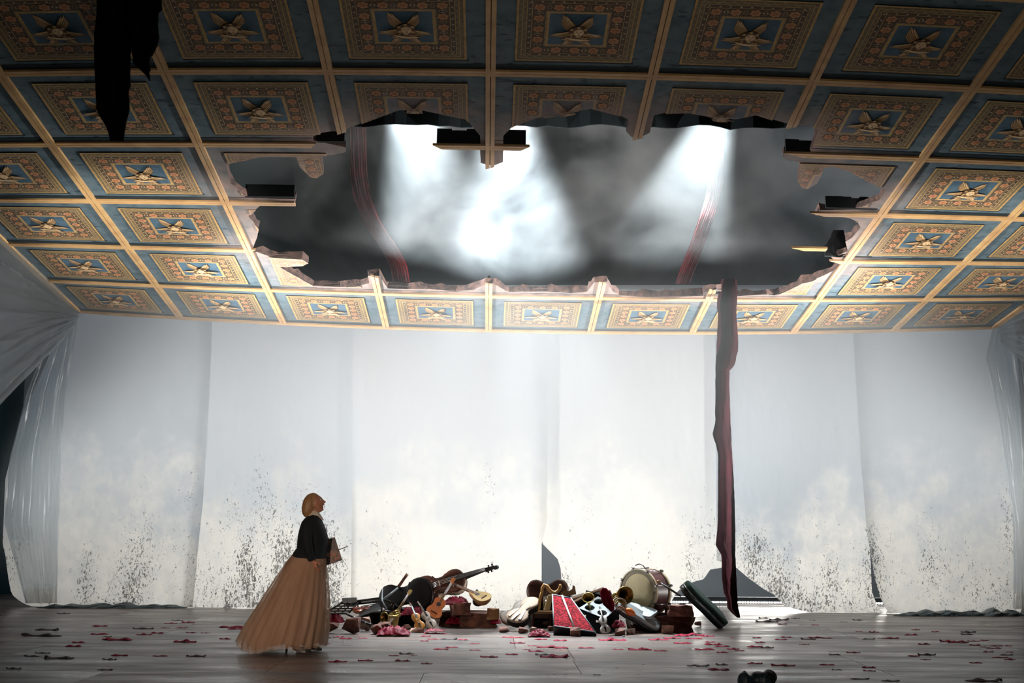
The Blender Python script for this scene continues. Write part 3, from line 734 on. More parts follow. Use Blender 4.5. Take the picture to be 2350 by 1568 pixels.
# props glimpsed under the lifted sheet
# ================================================================== HAZE
def vol_mat(name, dens, aniso, noise_scale=None, lo=.3, hi=.7, dmin=0.0):
    m = bpy.data.materials.new(name); m.use_nodes = True; n = m.node_tree.nodes; l = m.node_tree.links
    n.remove(n['Principled BSDF']); v = n.new('ShaderNodeVolumeScatter'); v.inputs['Anisotropy'].default_value = aniso; v.inputs['Density'].default_value = dens
    v.inputs['Color'].default_value = (0.88, 0.96, 1.0, 1)
    if noise_scale:
        geo = n.new('ShaderNodeNewGeometry'); t = n.new('ShaderNodeTexNoise'); t.inputs['Scale'].default_value = noise_scale; t.inputs['Detail'].default_value = 4; t.inputs['Distortion'].default_value = .6; t.inputs['Roughness'].default_value = .6
        tc = n.new('ShaderNodeTexCoord'); l.new(tc.outputs['Object'], t.inputs['Vector'])
        r = n.new('ShaderNodeMapRange'); r.inputs['From Min'].default_value = lo; r.inputs['From Max'].default_value = hi; r.inputs['To Min'].default_value = dmin; r.inputs['To Max'].default_value = dens
        l.new(t.outputs['Fac'], r.inputs['Value']); l.new(r.outputs[0], v.inputs['Density'])
    l.new(v.outputs[0], n['Material Output'].inputs['Volume']); return m
def hexa(name, lo4, hi4, m, label):
    vs_ = list(lo4) + list(hi4); fs = [(3, 2, 1, 0), (4, 5, 6, 7), (0, 1, 5, 4), (1, 2, 6, 5), (2, 3, 7, 6), (3, 0, 4, 7)]
    o = from_py(name, vs_, fs, m); return tag(o, label, 'haze', None, 'stuff')
vA, vB = 0.05, 4.2
c4 = [S(.1, vB, -.28), S(8.9, vB, -.28), S(8.9, vA, -.28), S(.1, vA, -.28)]
lo4 = [Vector((p.x, p.y, 0.25)) for p in c4]
hz = hexa('stage_haze', lo4, c4, vol_mat('stage_haze', 0.055, 0.35), 'white haze thickening towards the back of the ceiling')
def haze_gradient(m):
    n, l = m.node_tree.nodes, m.node_tree.links; v = [x for x in n if x.type == 'VOLUME_SCATTER'][0]
    tc = n.new('ShaderNodeTexCoord'); sp = n.new('ShaderNodeSeparateXYZ'); r = n.new('ShaderNodeMapRange'); r.interpolation_type = 'SMOOTHSTEP'
    for k, x in zip(('From Min', 'From Max', 'To Min', 'To Max'), (0.3, 4.6, 0.0, 0.125)): r.inputs[k].default_value = x
    l.new(tc.outputs['Object'], sp.inputs[0]); l.new(sp.outputs['Z'], r.inputs['Value'])
    r2_ = n.new('ShaderNodeMapRange'); r2_.interpolation_type = 'SMOOTHSTEP'
    for k, x in zip(('From Min', 'From Max', 'To Min', 'To Max'), (18.6, 21.8, 0.10, 1.25)): r2_.inputs[k].default_value = x
    l.new(sp.outputs['Y'], r2_.inputs['Value']); mu = n.new('ShaderNodeMath'); mu.operation = 'MULTIPLY'; l.new(r.outputs[0], mu.inputs[0]); l.new(r2_.outputs[0], mu.inputs[1]); l.new(mu.outputs[0], v.inputs['Density'])
haze_gradient(hz.data.materials[0])
z0, z1 = 5.75, 10.4
hexa('fly_smoke', [Vector(p) for p in ((-7, 19.55, z0), (10, 19.55, z0), (10, 22.55, z0 - .4), (-7, 22.55, z0 - .4))], [Vector(p) for p in ((-7, 19.55, z1), (10, 19.55, z1), (10, 22.55, z1), (-7, 22.55, z1))], vol_mat('fly_smoke', 0.42, 0.2, .62, .41, .71, .015), 'smoke swirling in the light beams above the hole')
# ================================================================== HANGING TORN STRIPS
def strip(name, label, left, right, Y, m, seed, thick=.03, ns=10, nt_=70):
    """torn cloth strip traced on both sides, hung at depth Y; left/right: [(py, px)]"""
    ly, lx = zip(*left); ry, rx = zip(*right); y0, y1 = ly[0], ly[-1]; bm = bmesh.new(); G = []
    for side in (0, 1):
        g = []
        for j in range(nt_ + 1):
            py = lerp(y0, y1, j / nt_); a, b = interp(py, ly, lx), interp(py, ry, rx); row_ = []
            for i in range(ns + 1):
                s = i / ns; px = lerp(a, b, s)
                if i in (0, ns): px += 1.2 * wr(py * .21, i, seed) + .8 * wr(py * .7, i, seed + 2)
                d = .05 * math.sin(s * 7 + seed + py * .006) + .05 * wr(s * 2.2, py * .012, seed) + .015 * wr(s * 6, py * .05, seed)
                P = at(px, py, Y + d); P.y += side * thick; row_.append(bm.verts.new(P))
            g.append(row_)
        G.append(g)
    for j in range(nt_):
        for i in range(ns):
            bm.faces.new((G[0][j][i], G[0][j][i + 1], G[0][j + 1][i + 1], G[0][j + 1][i])); bm.faces.new((G[1][j][i], G[1][j + 1][i], G[1][j + 1][i + 1], G[1][j][i + 1]))
        for i in (0, ns): bm.faces.new((G[0][j][i], G[0][j + 1][i], G[1][j + 1][i], G[1][j][i]))
    for j in (0, nt_):
        for i in range(ns): bm.faces.new((G[0][j][i], G[0][j][i + 1], G[1][j][i + 1], G[1][j][i]))
    return from_bm(name, bm, m, norm=True, smooth=False)
M_STRIP = mat('dark_red_cloth', (0.026, 0.003, 0.006), (0.012, 0.002, 0.004), 2.5, rough=0.9, bump=.3, spec=.1)
o = strip('torn_strip', '', [(640, 1656), (655, 1652), (668, 1651), (690, 1646), (712, 1646), (720, 1649), (830, 1643), (970, 1642), (985, 1638), (1000, 1635), (1010, 1640), (1030, 1646), (1050, 1649), (1200, 1648), (1225, 1646), (1250, 1643), (1268, 1652), (1278, 1657), (1320, 1657), (1360, 1661), (1372, 1668), (1395, 1669), (1405, 1676), (1413, 1686), (1418, 1692)],
          [(640, 1690), (655, 1692), (668, 1693), (720, 1690), (780, 1694), (812, 1694), (813, 1691), (835, 1688), (846, 1681), (848, 1674), (900, 1674), (1000, 1678), (1100, 1684), (1200, 1687), (1290, 1688), (1360, 1692), (1395, 1694), (1405, 1697), (1418, 1699)], 20.25, M_STRIP, 1.0)
tag(o, 'long dark red torn strip hanging from the hole to the floor', 'torn cloth')
M_STRIPB = mat('black_cloth', (0.004, 0.004, 0.005), (0.007, 0.007, 0.008), 3, rough=0.95, spec=.05)
rag = empty('torn_rag', at(290, -70, 11.7), label='ragged black cloth strip hanging in front at the upper left', cat='torn cloth')
o = strip('cloth_tail', '', [(-110, 226), (0, 222), (40, 221), (75, 216), (130, 216), (180, 218), (250, 221), (265, 228), (290, 243), (305, 249), (323, 253)],
          [(-110, 300), (90, 300), (104, 301), (125, 298), (150, 298), (170, 297), (195, 298), (210, 293), (225, 295), (245, 296), (262, 293), (285, 287), (305, 284), (323, 282)], 11.7, M_STRIPB, 2.0)
o.parent = rag; o.matrix_parent_inverse = Matrix.Translation(-Vector(rag.location))
o = strip('cloth_tail', '', [(-110, 290), (95, 292), (104, 303), (125, 303), (145, 306), (160, 322), (172, 334), (183, 341)],
          [(-110, 372), (0, 369), (20, 371), (28, 362), (60, 361), (85, 364), (102, 360), (124, 350), (128, 343), (145, 342), (160, 344), (165, 340), (172, 343), (183, 343)], 11.75, M_STRIPB, 4.0)
o.parent = rag; o.matrix_parent_inverse = Matrix.Translation(-Vector(rag.location))
o = strip('broken_lining', '', [(528, 1912), (545, 1906), (560, 1898), (568, 1895), (580, 1895), (590, 1922)], [(528, 1936), (545, 1940), (560, 1943), (575, 1947), (580, 1944), (590, 1930)], 18.6, M_STRIPB, 6.0, ns=6, nt_=12)
tag(o, 'black scrap of lining caught on the right edge of the hole', 'torn cloth')

# ================================================================== THE WOMAN
WK = 14.56 / F_PX
W0 = flr(690, 1497)
def wx(px): return (px - 690) * WK
def wz(py): return (1497 - py) * WK
def wp(px, py, y=0.0): return Vector((wx(px), y, wz(py)))
M_SKIN = mat('skin', (0.50, 0.235, 0.155), (0.42, 0.18, 0.115), 20, rough=0.5)
M_HAIR = mat('blond_hair', (0.46, 0.27, 0.12), (0.26, 0.145, 0.06), 26, rough=0.42, stretch=(1, 1, .10), bump=.5, bscale=60)
M_NAVY = mat('navy_wool', (0.0025, 0.006, 0.011), (0.005, 0.010, 0.016), 30, rough=0.85, bump=.2, bscale=80)
M_TULLE_IN = mat('skirt_lining', (0.60, 0.40, 0.29), (0.44, 0.27, 0.185), 3, rough=0.9)
M_WHITE = mat('white_cotton', (0.74, 0.68, 0.58), (0.62, 0.56, 0.47), 12, rough=0.8)
M_SHOE = mat('black_leather', (0.008, 0.008, 0.009), (0.014, 0.013, 0.013), 12, rough=0.35)
def tulle():
    m = bpy.data.materials.new('tulle'); m.use_nodes = True; n = m.node_tree.nodes; l = m.node_tree.links; n.remove(n['Principled BSDF'])
    f, _ = noise_fac(n, l, 9, 4, .3, .7, (1, 1, .08))
    c = mixc(n, l, f, (0.80, 0.63, 0.49), (0.64, 0.46, 0.34))
    d = n.new('ShaderNodeBsdfDiffuse'); t = n.new('ShaderNodeBsdfTranslucent'); tp = n.new('ShaderNodeBsdfTransparent'); l.new(c, d.inputs[0]); l.new(c, t.inputs[0])
    a = n.new('ShaderNodeMixShader'); a.inputs[0].default_value = .5; l.new(d.outputs[0], a.inputs[1]); l.new(t.outputs[0], a.inputs[2])
    b = n.new('ShaderNodeMixShader'); b.inputs[0].default_value = .50; l.new(a.outputs[0], b.inputs[1]); l.new(tp.outputs[0], b.inputs[2])
    l.new(b.outputs[0], n['Material Output'].inputs[0]); return m
M_TULLE = tulle()
woman = empty('person', W0, label='woman in a dark jacket and long pale tulle skirt gazing upwards with a book', cat='person')
def loft(bm, secs, n=36, sq=2.0, cap=True, wob=None):
    """secs: (z, x_back, x_front, half_width, y_centre) rings"""
    rings = []
    for si, (z, xb, xf, hw, yc) in enumerate(secs):
        cx, rx = (xb + xf) / 2, (xf - xb) / 2; rg = []
        for k in range(n):
            a = 2 * PI * k / n; c, s = math.cos(a), math.sin(a); e = 2 / sq
            x = cx + rx * math.copysign(abs(c) ** e, c); y = yc + hw * math.copysign(abs(s) ** e, s)
            rg.append(bm.verts.new((x, y, z)))
        rings.append(rg)
    for A, B in zip(rings, rings[1:]):
        for k in range(n): bm.faces.new((A[k], A[(k + 1) % n], B[(k + 1) % n], B[k]))
    if cap: bm.faces.new(rings[0]); bm.faces.new(rings[-1][::-1])
    return rings
def dens(pts, n):
    """resample (py, back, front, hw) section list"""
    py = [p[0] for p in pts]; out = []
    for k in range(n):
        y = lerp(py[0], py[-1], k / (n - 1)); out.append((wz(y), wx(interp(y, py, [p[1] for p in pts])), wx(interp(y, py, [p[2] for p in pts])), interp(y, py, [p[3] for p in pts]), 0.0))
    return out
def remeshed(name, bm, m, parent, voxel, smooth_it=6):
    bmesh.ops.recalc_face_normals(bm, faces=bm.faces)
    me = bpy.data.meshes.new(name + '_src'); bm.to_mesh(me); bm.free()
    ob = bpy.data.objects.new(name + '_src', me); COL.objects.link(ob)
    r = ob.modifiers.new('r', 'REMESH'); r.mode = 'VOXEL'; r.voxel_size = voxel
    if smooth_it:
        s = ob.modifiers.new('s', 'SMOOTH'); s.iterations = smooth_it; s.factor = .5
    dg = bpy.context.evaluated_depsgraph_get(); ev = ob.evaluated_get(dg); nm = bpy.data.meshes.new_from_object(ev)
    bpy.data.objects.remove(ob); bpy.data.meshes.remove(me); nm.name = name
    nm.materials.clear(); nm.materials.append(m)
    return link(name, nm, parent, True)
# --- head in its own frame: x forward, y sideways, z up
HC = wp(712, 1160); TH = math.radians(18)
def head_pt(x, y, z): return HC + Vector((x * math.cos(TH) - z * math.sin(TH), y, x * math.sin(TH) + z * math.cos(TH)))
def head_bm(bm):
    n, mrows = 48, 40; rings = []
    for j in range(1, mrows):
        ph = PI * j / mrows; rg = []
        for k in range(n):
            a = 2 * PI * k / n; x, y, z = math.sin(ph) * math.cos(a) * .093, math.sin(ph) * math.sin(a) * .074, math.cos(ph) * .115
            if z < 0: y *= 1 - .30 * (-z / .115) ** 1.6
            if x < 0 and z < -.02: x *= 1 - .35 * min(1, (-z - .02) / .08)
            if x > 0:
                g = lambda yy, sy, zz, sz: math.exp(-((y - yy) / sy) ** 2 - ((z - zz) / sz) ** 2)
                x += .030 * g(0, .012, -.022, .014) + .018 * g(0, .011, .0, .022) + .006 * g(0, .05, .036, .012)
                x -= .012 * (g(.030, .016, .018, .012) + g(-.030, .016, .018, .012))
                x += .012 * g(0, .022, -.048, .008) - .012 * g(0, .018, -.060, .006) + .012 * g(0, .020, -.072, .008) + .018 * g(0, .028, -.100, .018)
                if z < -.09: x += .012
                if z > .05: x *= 1 - .10 * (z - .05) / .065
            rg.append(bm.verts.new(head_pt(x, y, z)))
        rings.append(rg)
    for A, B in zip(rings, rings[1:]):
        for k in range(n): bm.faces.new((A[k], B[k], B[(k + 1) % n], A[(k + 1) % n]))
    bm.faces.new(rings[0]); bm.faces.new(rings[-1][::-1])
def arm(bm, pts, rad): add_tube(bm, pts, rad, 14)
def hand(bm, wrist, d, up, side, curl, L=.17, thumb=1):
    """palm and five fingers; d: pointing, up: back of the hand, curl: radians per joint"""
    d = Vector(d).normalized(); up = Vector(up); up = (up - d * up.dot(d)).normalized(); sd = d.cross(up)
    pl = L * .5
    for q in range(4):
        o_ = (q - 1.5) * .019
        add_tube(bm, [wrist + sd * o_ * .55, wrist + d * pl * .5 + sd * o_ * .9, wrist + d * pl + sd * o_], [.013, .013, .0115], 8)
        p = wrist + d * pl + sd * o_; dd = d.copy(); ln = (.040, .045, .042, .033)[q] * L / .17; pts = [p - d * .012]
        for s in range(3):
            pts.append(p.copy()); rot = Matrix.Rotation(-curl, 3, sd); dd = rot @ dd; p = p + dd * ln * (1.0, .72, .55)[s]
        pts.append(p); add_tube(bm, pts, [.0105, .0100, .0092, .0085, .0065], 8)
    p = wrist + d * pl * .25 + sd * thumb * .028; td = (d * .55 + sd * thumb * .65 - up * .45).normalized()
    add_tube(bm, [p - td * .015, p + td * .022, p + td * .045 + d * .008, p + td * .058 + d * .022], [.013, .0120, .0105, .0075], 8)
bm = bmesh.new(); head_bm(bm)
loft(bm, dens([(1170, 703, 724, .052), (1184, 702, 722, .050), (1196, 699, 722, .060), (1202, 692, 727, .15), (1212, 684, 734, .185), (1235, 680, 739, .18), (1262, 680, 737, .165), (1285, 672, 740, .185), (1310, 674, 738, .19), (1325, 684, 728, .17)], 40))
NEAR_W = wp(716.5, 1291, -.215); FAR_W = wp(732, 1265, .175)
arm(bm, [wp(701, 1208, -.165), wp(702, 1228, -.215), wp(704, 1250, -.235), wp(710, 1272, -.235), NEAR_W], [.052, .048, .040, .036, .026])
arm(bm, [wp(706, 1208, .165), wp(712, 1228, .215), wp(722, 1250, .235), wp(727, 1259, .21), FAR_W], [.052, .048, .040, .036, .026])
hand(bm, NEAR_W, (.35, .02, -.94), (-.45, -.89, -.1), None, .50, .155, thumb=-1)
hand(bm, FAR_W, (.86, -.1, -.25), (.1, .95, .1), None, .25, .155, thumb=1)
arm(bm, [wp(700, 1315, -.085), wp(706, 1395, -.09), wp(699, 1455, -.09), wp(676, 1484, -.09)], [.082, .058, .048, .036])
arm(bm, [wp(706, 1315, .085), wp(716, 1395, .09), wp(712, 1455, .09), wp(700, 1482, .09)], [.082, .058, .048, .036])
arm(bm, [wp(676, 1484, -.09), wp(690, 1490, -.09), wp(702, 1494, -.09)], [.034, .028, .022])
arm(bm, [wp(700, 1482, .09), wp(713, 1486, .09), wp(722, 1491, .09)], [.034, .028, .022])
body = remeshed('body', bm, M_SKIN, woman, .0055, 3)
# facial features
M_EYEW = mat('eye_white', (0.72, 0.68, 0.64), (0.66, 0.62, 0.58), 9, rough=.3); M_DARK = mat('eye_dark', (0.02, 0.014, 0.012), (0.03, 0.02, 0.016), 9, rough=.3)
M_LIP = mat('lips', (0.36, 0.07, 0.07), (0.30, 0.06, 0.06), 9, rough=.4)
for s in (-1, 1):
    bm = bmesh.new(); bmesh.ops.create_uvsphere(bm, u_segments=10, v_segments=8, radius=.0105, matrix=Matrix.Translation(head_pt(.0800, .028 * s, .018))); ey = from_bm('eye', bm, M_EYEW, body, True)
    bm = bmesh.new(); bmesh.ops.create_uvsphere(bm, u_segments=8, v_segments=6, radius=.006, matrix=Matrix.Translation(head_pt(.0868, .028 * s, .020))); from_bm('iris', bm, M_DARK, body, True)
    bm = bmesh.new(); add_tube(bm, [head_pt(.080 - .011 * abs(q), (.030 + .015 * q) * s, .034 - .004 * q * q) for q in (-1, -.3, .4, 1)], [.003, .004, .004, .002], 6); from_bm('eyebrow', bm, M_HAIR, body)
    bm = bmesh.new(); bmesh.ops.create_uvsphere(bm, u_segments=8, v_segments=6, radius=.009, matrix=Matrix.Translation(wp(713.5, 1169, -.0835 * -s))); from_bm('earring', bm, mat('gold_earring', (.8, .55, .2), None, 5, rough=.25, metal=1), woman, True)
bm = bmesh.new()
for zz in (-.050, -.071): add_tube(bm, [head_pt(.0975 - 14 * (q * .008) ** 2 * 1.2 - .0, q * .0075, zz) for q in (-2.4, -1.4, 0, 1.4, 2.4)], [.002, .0045, .006, .0045, .002], 8)
from_bm('lips', bm, M_LIP, body, True)
# hair: a smooth bob
bm = bmesh.new(); secs = dens([(1136, 705, 712, .015), (1138, 699, 716, .040), (1141, 694, 719.5, .058), (1146, 690, 720.5, .074), (1152, 686.5, 718.5, .085), (1160, 684.5, 716.5, .092), (1170, 683, 714.5, .096), (1180, 683.5, 711.5, .094), (1187, 686.5, 709, .084), (1192, 691, 706, .062)], 34)
loft(bm, secs, 48, 2.3)
for v in bm.verts:
    a = math.atan2(v.co.y, v.co.x - wx(702)); v.co.x += .0022 * math.sin(a * 31) * (v.co.z < wz(1145)); v.co.y += .0022 * math.cos(a * 27) * (v.co.z < wz(1145))
from_bm('hair', bm, M_HAIR, woman, True, True)
# jacket
bm = bmesh.new()
loft(bm, dens([(1183, 704, 721, .062), (1188, 698, 724, .085), (1194, 691, 728, .15), (1201, 686, 731, .195), (1209, 682, 734.5, .21), (1222, 678.5, 740, .212), (1235, 676, 744.5, .205), (1246, 675, 745, .20), (1258, 674.5, 743.5, .192), (1265, 673.5, 742.5, .195), (1271, 667.5, 742, .208), (1279, 664.5, 742.5, .222), (1286, 662.5, 743, .232)], 44), 48, 2.2)
arm(bm, [wp(700, 1205, -.16), wp(701, 1216, -.20), wp(702.5, 1232, -.225), wp(704.5, 1250, -.238), wp(709, 1270, -.236), wp(715.5, 1290, -.216)], [.064, .066, .062, .056, .050, .040])
arm(bm, [wp(704, 1205, .16), wp(709, 1216, .20), wp(714, 1232, .225), wp(722, 1249, .236), wp(727, 1259, .212), wp(731, 1264, .18)], [.064, .066, .062, .056, .050, .040])
jk = remeshed('jacket', bm, M_NAVY, woman, .008, 5)
for py in (1222, 1240, 1258, 1274):
    bm = bmesh.new(); bmesh.ops.create_uvsphere(bm, u_segments=8, v_segments=6, radius=.009, matrix=Matrix.Translation(wp(interp(py, [1222, 1240, 1258, 1274], [740.5, 745.5, 744, 743]), py, -.01))); from_bm('button', bm, M_DARK, jk, True)
# collar with two points, and a small bow at the throat
bm = bmesh.new()
for s in (-1, 1):
    base_ = [wp(702, 1184, .058 * s), wp(710, 1178, .066 * s), wp(719, 1180, .052 * s), wp(725.5, 1188, .020 * s), wp(728, 1192, .004 * s)]
    low_ = [wp(700, 1190, .078 * s), wp(710, 1187, .092 * s), wp(722, 1189, .078 * s), wp(732, 1199, .045 * s), wp(732, 1197, .006 * s)]
    A = [bm.verts.new(p) for p in base_]; B = [bm.verts.new(p) for p in low_]; A2 = [bm.verts.new(p + Vector((.004, 0, .006))) for p in base_]; B2 = [bm.verts.new(p + Vector((.006, .004 * s, .004))) for p in low_]
    for P, Q in ((A, B), (A2, B2), (B, B2), (A, A2)):
        for k in range(4): bm.faces.new((P[k], P[k + 1], Q[k + 1], Q[k]))
from_bm('collar', bm, M_WHITE, woman, False, True)
# skirt: lining and layers of tulle, pleated
def skirt_bm(inset, amp, seed, bot):
    bm = bmesh.new(); py = [1277, 1290, 1320, 1360, 1400, 1440, 1472, 1492]
    lx = [665, 654, 634.5, 610, 586.5, 562.5, 547, 549]; rx_ = [742, 742, 746, 750, 752, 750.5, 746.5, 744]; hw = [.21, .235, .32, .40, .46, .50, .515, .52]
    n, mrow = 180, 40; rings = []
    for j in range(mrow + 1):
        t = j / mrow; rg = []
        for k in range(n):
            a = 2 * PI * k / n; c, s = math.cos(a), math.sin(a)
            pend = interp(c, [-1, -.85, -.6, -.35, -.1, .15, 1], [1469, 1486, 1494, 1492, 1485, 1481, 1484]) + 1.5 * wr(a * 5, seed, 1) - bot
            y_ = lerp(1277, pend, t); L, R, H = interp(y_, py, lx), interp(y_, py, rx_), interp(y_, py, hw)
            cx, r1 = (L + R) / 2, (R - L) / 2; pl = 1 + amp * t ** .7 * (math.sin(a * 26 + seed + 1.5 * wr(a * 2, t, seed)) * .6 + .8 * wr(a * 9, t * 1.2, seed)) - inset * min(1, t * 3)
            P = wp(cx + r1 * c * pl, y_, 0); P.y = H * s * pl; rg.append(bm.verts.new(P))
        rings.append(rg)
    for A, B in zip(rings, rings[1:]):
        for k in range(n): bm.faces.new((A[k], A[(k + 1) % n], B[(k + 1) % n], B[k]))
    return bm
sk = from_bm('skirt', skirt_bm(.20, .07, 3.0, 8), M_TULLE_IN, woman, True, True)
from_bm('tulle_layer', skirt_bm(.09, .08, 1.0, 3), M_TULLE, sk, True, True)
from_bm('tulle_layer', skirt_bm(-.005, .06, 8.0, 0), M_TULLE, sk, True, True)
# shoes
def shoe(ox, y, oz):
    bm = bmesh.new()
    def sec(x, zb, zt, hw): return [(x, y - hw, zb), (x, y + hw, zb), (x, y + hw * .8, zt), (x, y, zt + .008), (x, y - hw * .8, zt)]
    S_ = [sec(-.125, .085, .130, .024), sec(-.10, .075, .138, .034), (sec(-.04, .052, .105, .033)), sec(.03, .010, .066, .040), sec(.09, .003, .048, .042), sec(.135, .003, .032, .028), sec(.15, .004, .018, .010)]
    R = [[bm.verts.new((ox + p[0], p[1], oz + p[2])) for p in s] for s in S_]
    for A, B in zip(R, R[1:]):
        for k in range(5): bm.faces.new((A[k], A[(k + 1) % 5], B[(k + 1) % 5], B[k]))
    bm.faces.new(R[0]); bm.faces.new(R[-1][::-1])
    o = from_bm('shoe', bm, M_SHOE, woman, False, True)
    bm = bmesh.new(); add_tube(bm, [(ox - .118, y, oz + .10), (ox - .122, y, oz + .04), (ox - .125, y, oz + .001)], [.022, .013, .011], 8); from_bm('heel', bm, M_SHOE, o)
shoe(wx(686), -.09, 0.0); shoe(wx(705), .09, .006)
# the book and the pencil she carries
BY = .135
bk = empty('book', W0 + wp(757, 1268, BY), label='large picture-covered book held under the woman\'s far arm', cat='book')
ex = (wp(776, 1290) - wp(745, 1300.5)).normalized(); ez = (wp(757, 1237) - wp(776, 1290)).normalized()
RB = Matrix((ex, ex.cross(ez) * -1, ez)).transposed()
def book_mat():
    m, n, l, p = nt('book_cover_print'); p.inputs['Roughness'].default_value = .45
    f1, _ = noise_fac(n, l, 13, 5, .46, .60); f2, _ = noise_fac(n, l, 26, 4, .52, .60)
    c = mixc(n, l, f1, (0.022, 0.014, 0.012), (0.30, 0.15, 0.11)); c = mixc(n, l, f2, c, (0.02, 0.018, 0.03)); l.new(c, p.inputs['Base Color']); return m
bc = (wp(757, 1237) + wp(776, 1290) + wp(745, 1300.5) + wp(726, 1247.5)) / 4 - wp(757, 1268) ; wB = (wp(776, 1290) - wp(745, 1300.5)).length * 1.18; hB = (wp(757, 1237) - wp(776, 1290)).length
bc = (wp(757, 1237) + wp(776, 1290)) / 2 - wp(757, 1268) - ex * wB / 2
bm = bmesh.new(); add_box(bm, bc + Vector((0, -.012, 0)), (wB, .004, hB), RB); add_box(bm, bc + Vector((0, .012, 0)), (wB, .004, hB), RB); from_bm('cover', bm, book_mat(), bk)
bm = bmesh.new(); add_box(bm, bc, (wB - .012, .020, hB - .012), RB); from_bm('pages', bm, M_WHITE, bk)
bm = bmesh.new(); add_box(bm, bc + ex * wB * .26 - ez * hB * .36 + Vector((0, -.0145, 0)), (wB * .36, .002, hB * .12), RB); add_box(bm, bc - ex * wB * .05 - ez * hB * .15 + Vector((0, -.0145, 0)), (wB * .6, .001, hB * .14), RB @ Matrix.Rotation(.35, 3, 'Y')); from_bm('printed_patch', bm, mat('cover_pink', (0.42, 0.22, 0.16), (0.25, 0.12, 0.09), 30), bk)
bm = bmesh.new(); A, B = W0 + wp(750, 1272.5, BY + .03), W0 + wp(788.6, 1258, BY + .03); add_tube(bm, [A, B.lerp(A, .08), B], [.0045, .0045, .002], 7)
tag(from_bm('pencil', bm, mat('pencil_dark', (0.02, 0.018, 0.016))), 'thin dark pencil sticking out beside the book in her hand', 'pencil')
# ================================================================== INSTRUMENT BUILDERS
M_EBONY = mat('ebony', (0.010, 0.009, 0.009), (0.018, 0.016, 0.015), 20, rough=.4)
M_SPRUCE = mat('golden_varnish', (0.66, 0.36, 0.10), (0.50, 0.24, 0.06), 9, rough=.3, stretch=(.3, 3, 1), coat=.4)
M_MAPLE = mat('maple_brown', (0.30, 0.12, 0.045), (0.20, 0.075, 0.03), 9, rough=.35, stretch=(3, .4, 1), coat=.3)
M_PALE = mat('pale_unvarnished_wood', (0.46, 0.35, 0.27), (0.36, 0.27, 0.20), 8, rough=.6, spec=.2, stretch=(.3, 3, 1))
M_WHITEV = mat('white_lacquer', (0.86, 0.83, 0.79), (0.76, 0.73, 0.69), 6, rough=.3, coat=.4)
M_DKBROWN = mat('dark_brown_varnish', (0.085, 0.028, 0.014), (0.045, 0.014, 0.008), 6, rough=.5, stretch=(.4, 2, 1), spec=.3)
M_BLACKV = mat('black_varnish', (0.005, 0.005, 0.006), (0.009, 0.008, 0.008), 5, rough=.6, spec=.25)
M_ORANGE = mat('orange_wood', (0.80, 0.30, 0.12), (0.66, 0.22, 0.08), 7, rough=.35, stretch=(.3, 3, 1), coat=.3)
M_YELLOW = mat('yellow_spruce', (0.74, 0.55, 0.22), (0.62, 0.43, 0.15), 8, rough=.4, stretch=(.3, 3, 1))
M_STEEL = mat('steel', (0.75, 0.76, 0.78), (0.6, 0.6, 0.62), 9, rough=.25, metal=1)
M_BRASS = mat('old_brass', (0.50, 0.36, 0.10), (0.22, 0.16, 0.05), 14, rough=.3, metal=1)
M_REDV = mat('red_varnish', (0.55, 0.07, 0.02), (0.40, 0.045, 0.015), 9, rough=.3, coat=.4)
M_TAN = mat('tan_wood', (0.36, 0.20, 0.09), (0.24, 0.125, 0.055), 8, rough=.5, stretch=(.4, 3, 1))
M_STONE = mat('brown_stone', (0.24, 0.105, 0.075), (0.060, 0.028, 0.024), 7, rough=.85, bump=.6, bscale=20, detail=6)
M_STONEL = mat('pinkish_stone', (0.42, 0.27, 0.21), (0.13, 0.065, 0.05), 8, rough=.85, bump=.6, bscale=20, detail=6)
M_CLOTH = mat('crimson_satin', (0.24, 0.004, 0.030), (0.11, 0.002, 0.012), 5, rough=.55, spec=.15)
M_PLUSH = mat('crushed_red_plush', (0.42, 0.014, 0.030), (0.10, 0.003, 0.008), 38, rough=.8, bump=.8, bscale=60, lo=.42, hi=.58, spec=.1)
M_CASE = mat('grey_case_shell', (0.36, 0.42, 0.45), (0.28, 0.34, 0.37), 4, rough=.32, coat=.2)
M_CASEB = mat('black_case_shell', (0.010, 0.014, 0.017), (0.018, 0.022, 0.026), 8, rough=.3)
M_CASEG = mat('green_case_cloth', (0.008, 0.032, 0.027), (0.012, 0.045, 0.038), 30, rough=.85, bump=.2)
M_SILVER = mat('brushed_silver_board', (0.34, 0.39, 0.42), (0.27, 0.31, 0.34), 5, rough=.3, metal=.3)
M_SKINH = mat('drum_skin', (0.60, 0.52, 0.30), (0.42, 0.36, 0.19), 2.2, rough=.6, detail=6)
M_HOOP = mat('drum_hoop_cream', (0.52, 0.44, 0.30), (0.30, 0.24, 0.16), 8, rough=.4)
M_MAROON = mat('maroon_shell', (0.085, 0.020, 0.022), (0.05, 0.012, 0.014), 5, rough=.4, coat=.3)
VO = [(0, .04), (.015, .12), (.05, .20), (.10, .255), (.17, .285), (.25, .288), (.33, .265), (.385, .225), (.405, .235), (.415, .215), (.44, .175), (.50, .157), (.56, .158), (.61, .175), (.64, .200), (.655, .192), (.675, .205), (.73, .228), (.80, .234), (.88, .215), (.94, .165), (.98, .095), (1, .035)]
def outline_of(half): return [(x, -y) for x, y in half] + [(x, y) for x, y in reversed(half)]
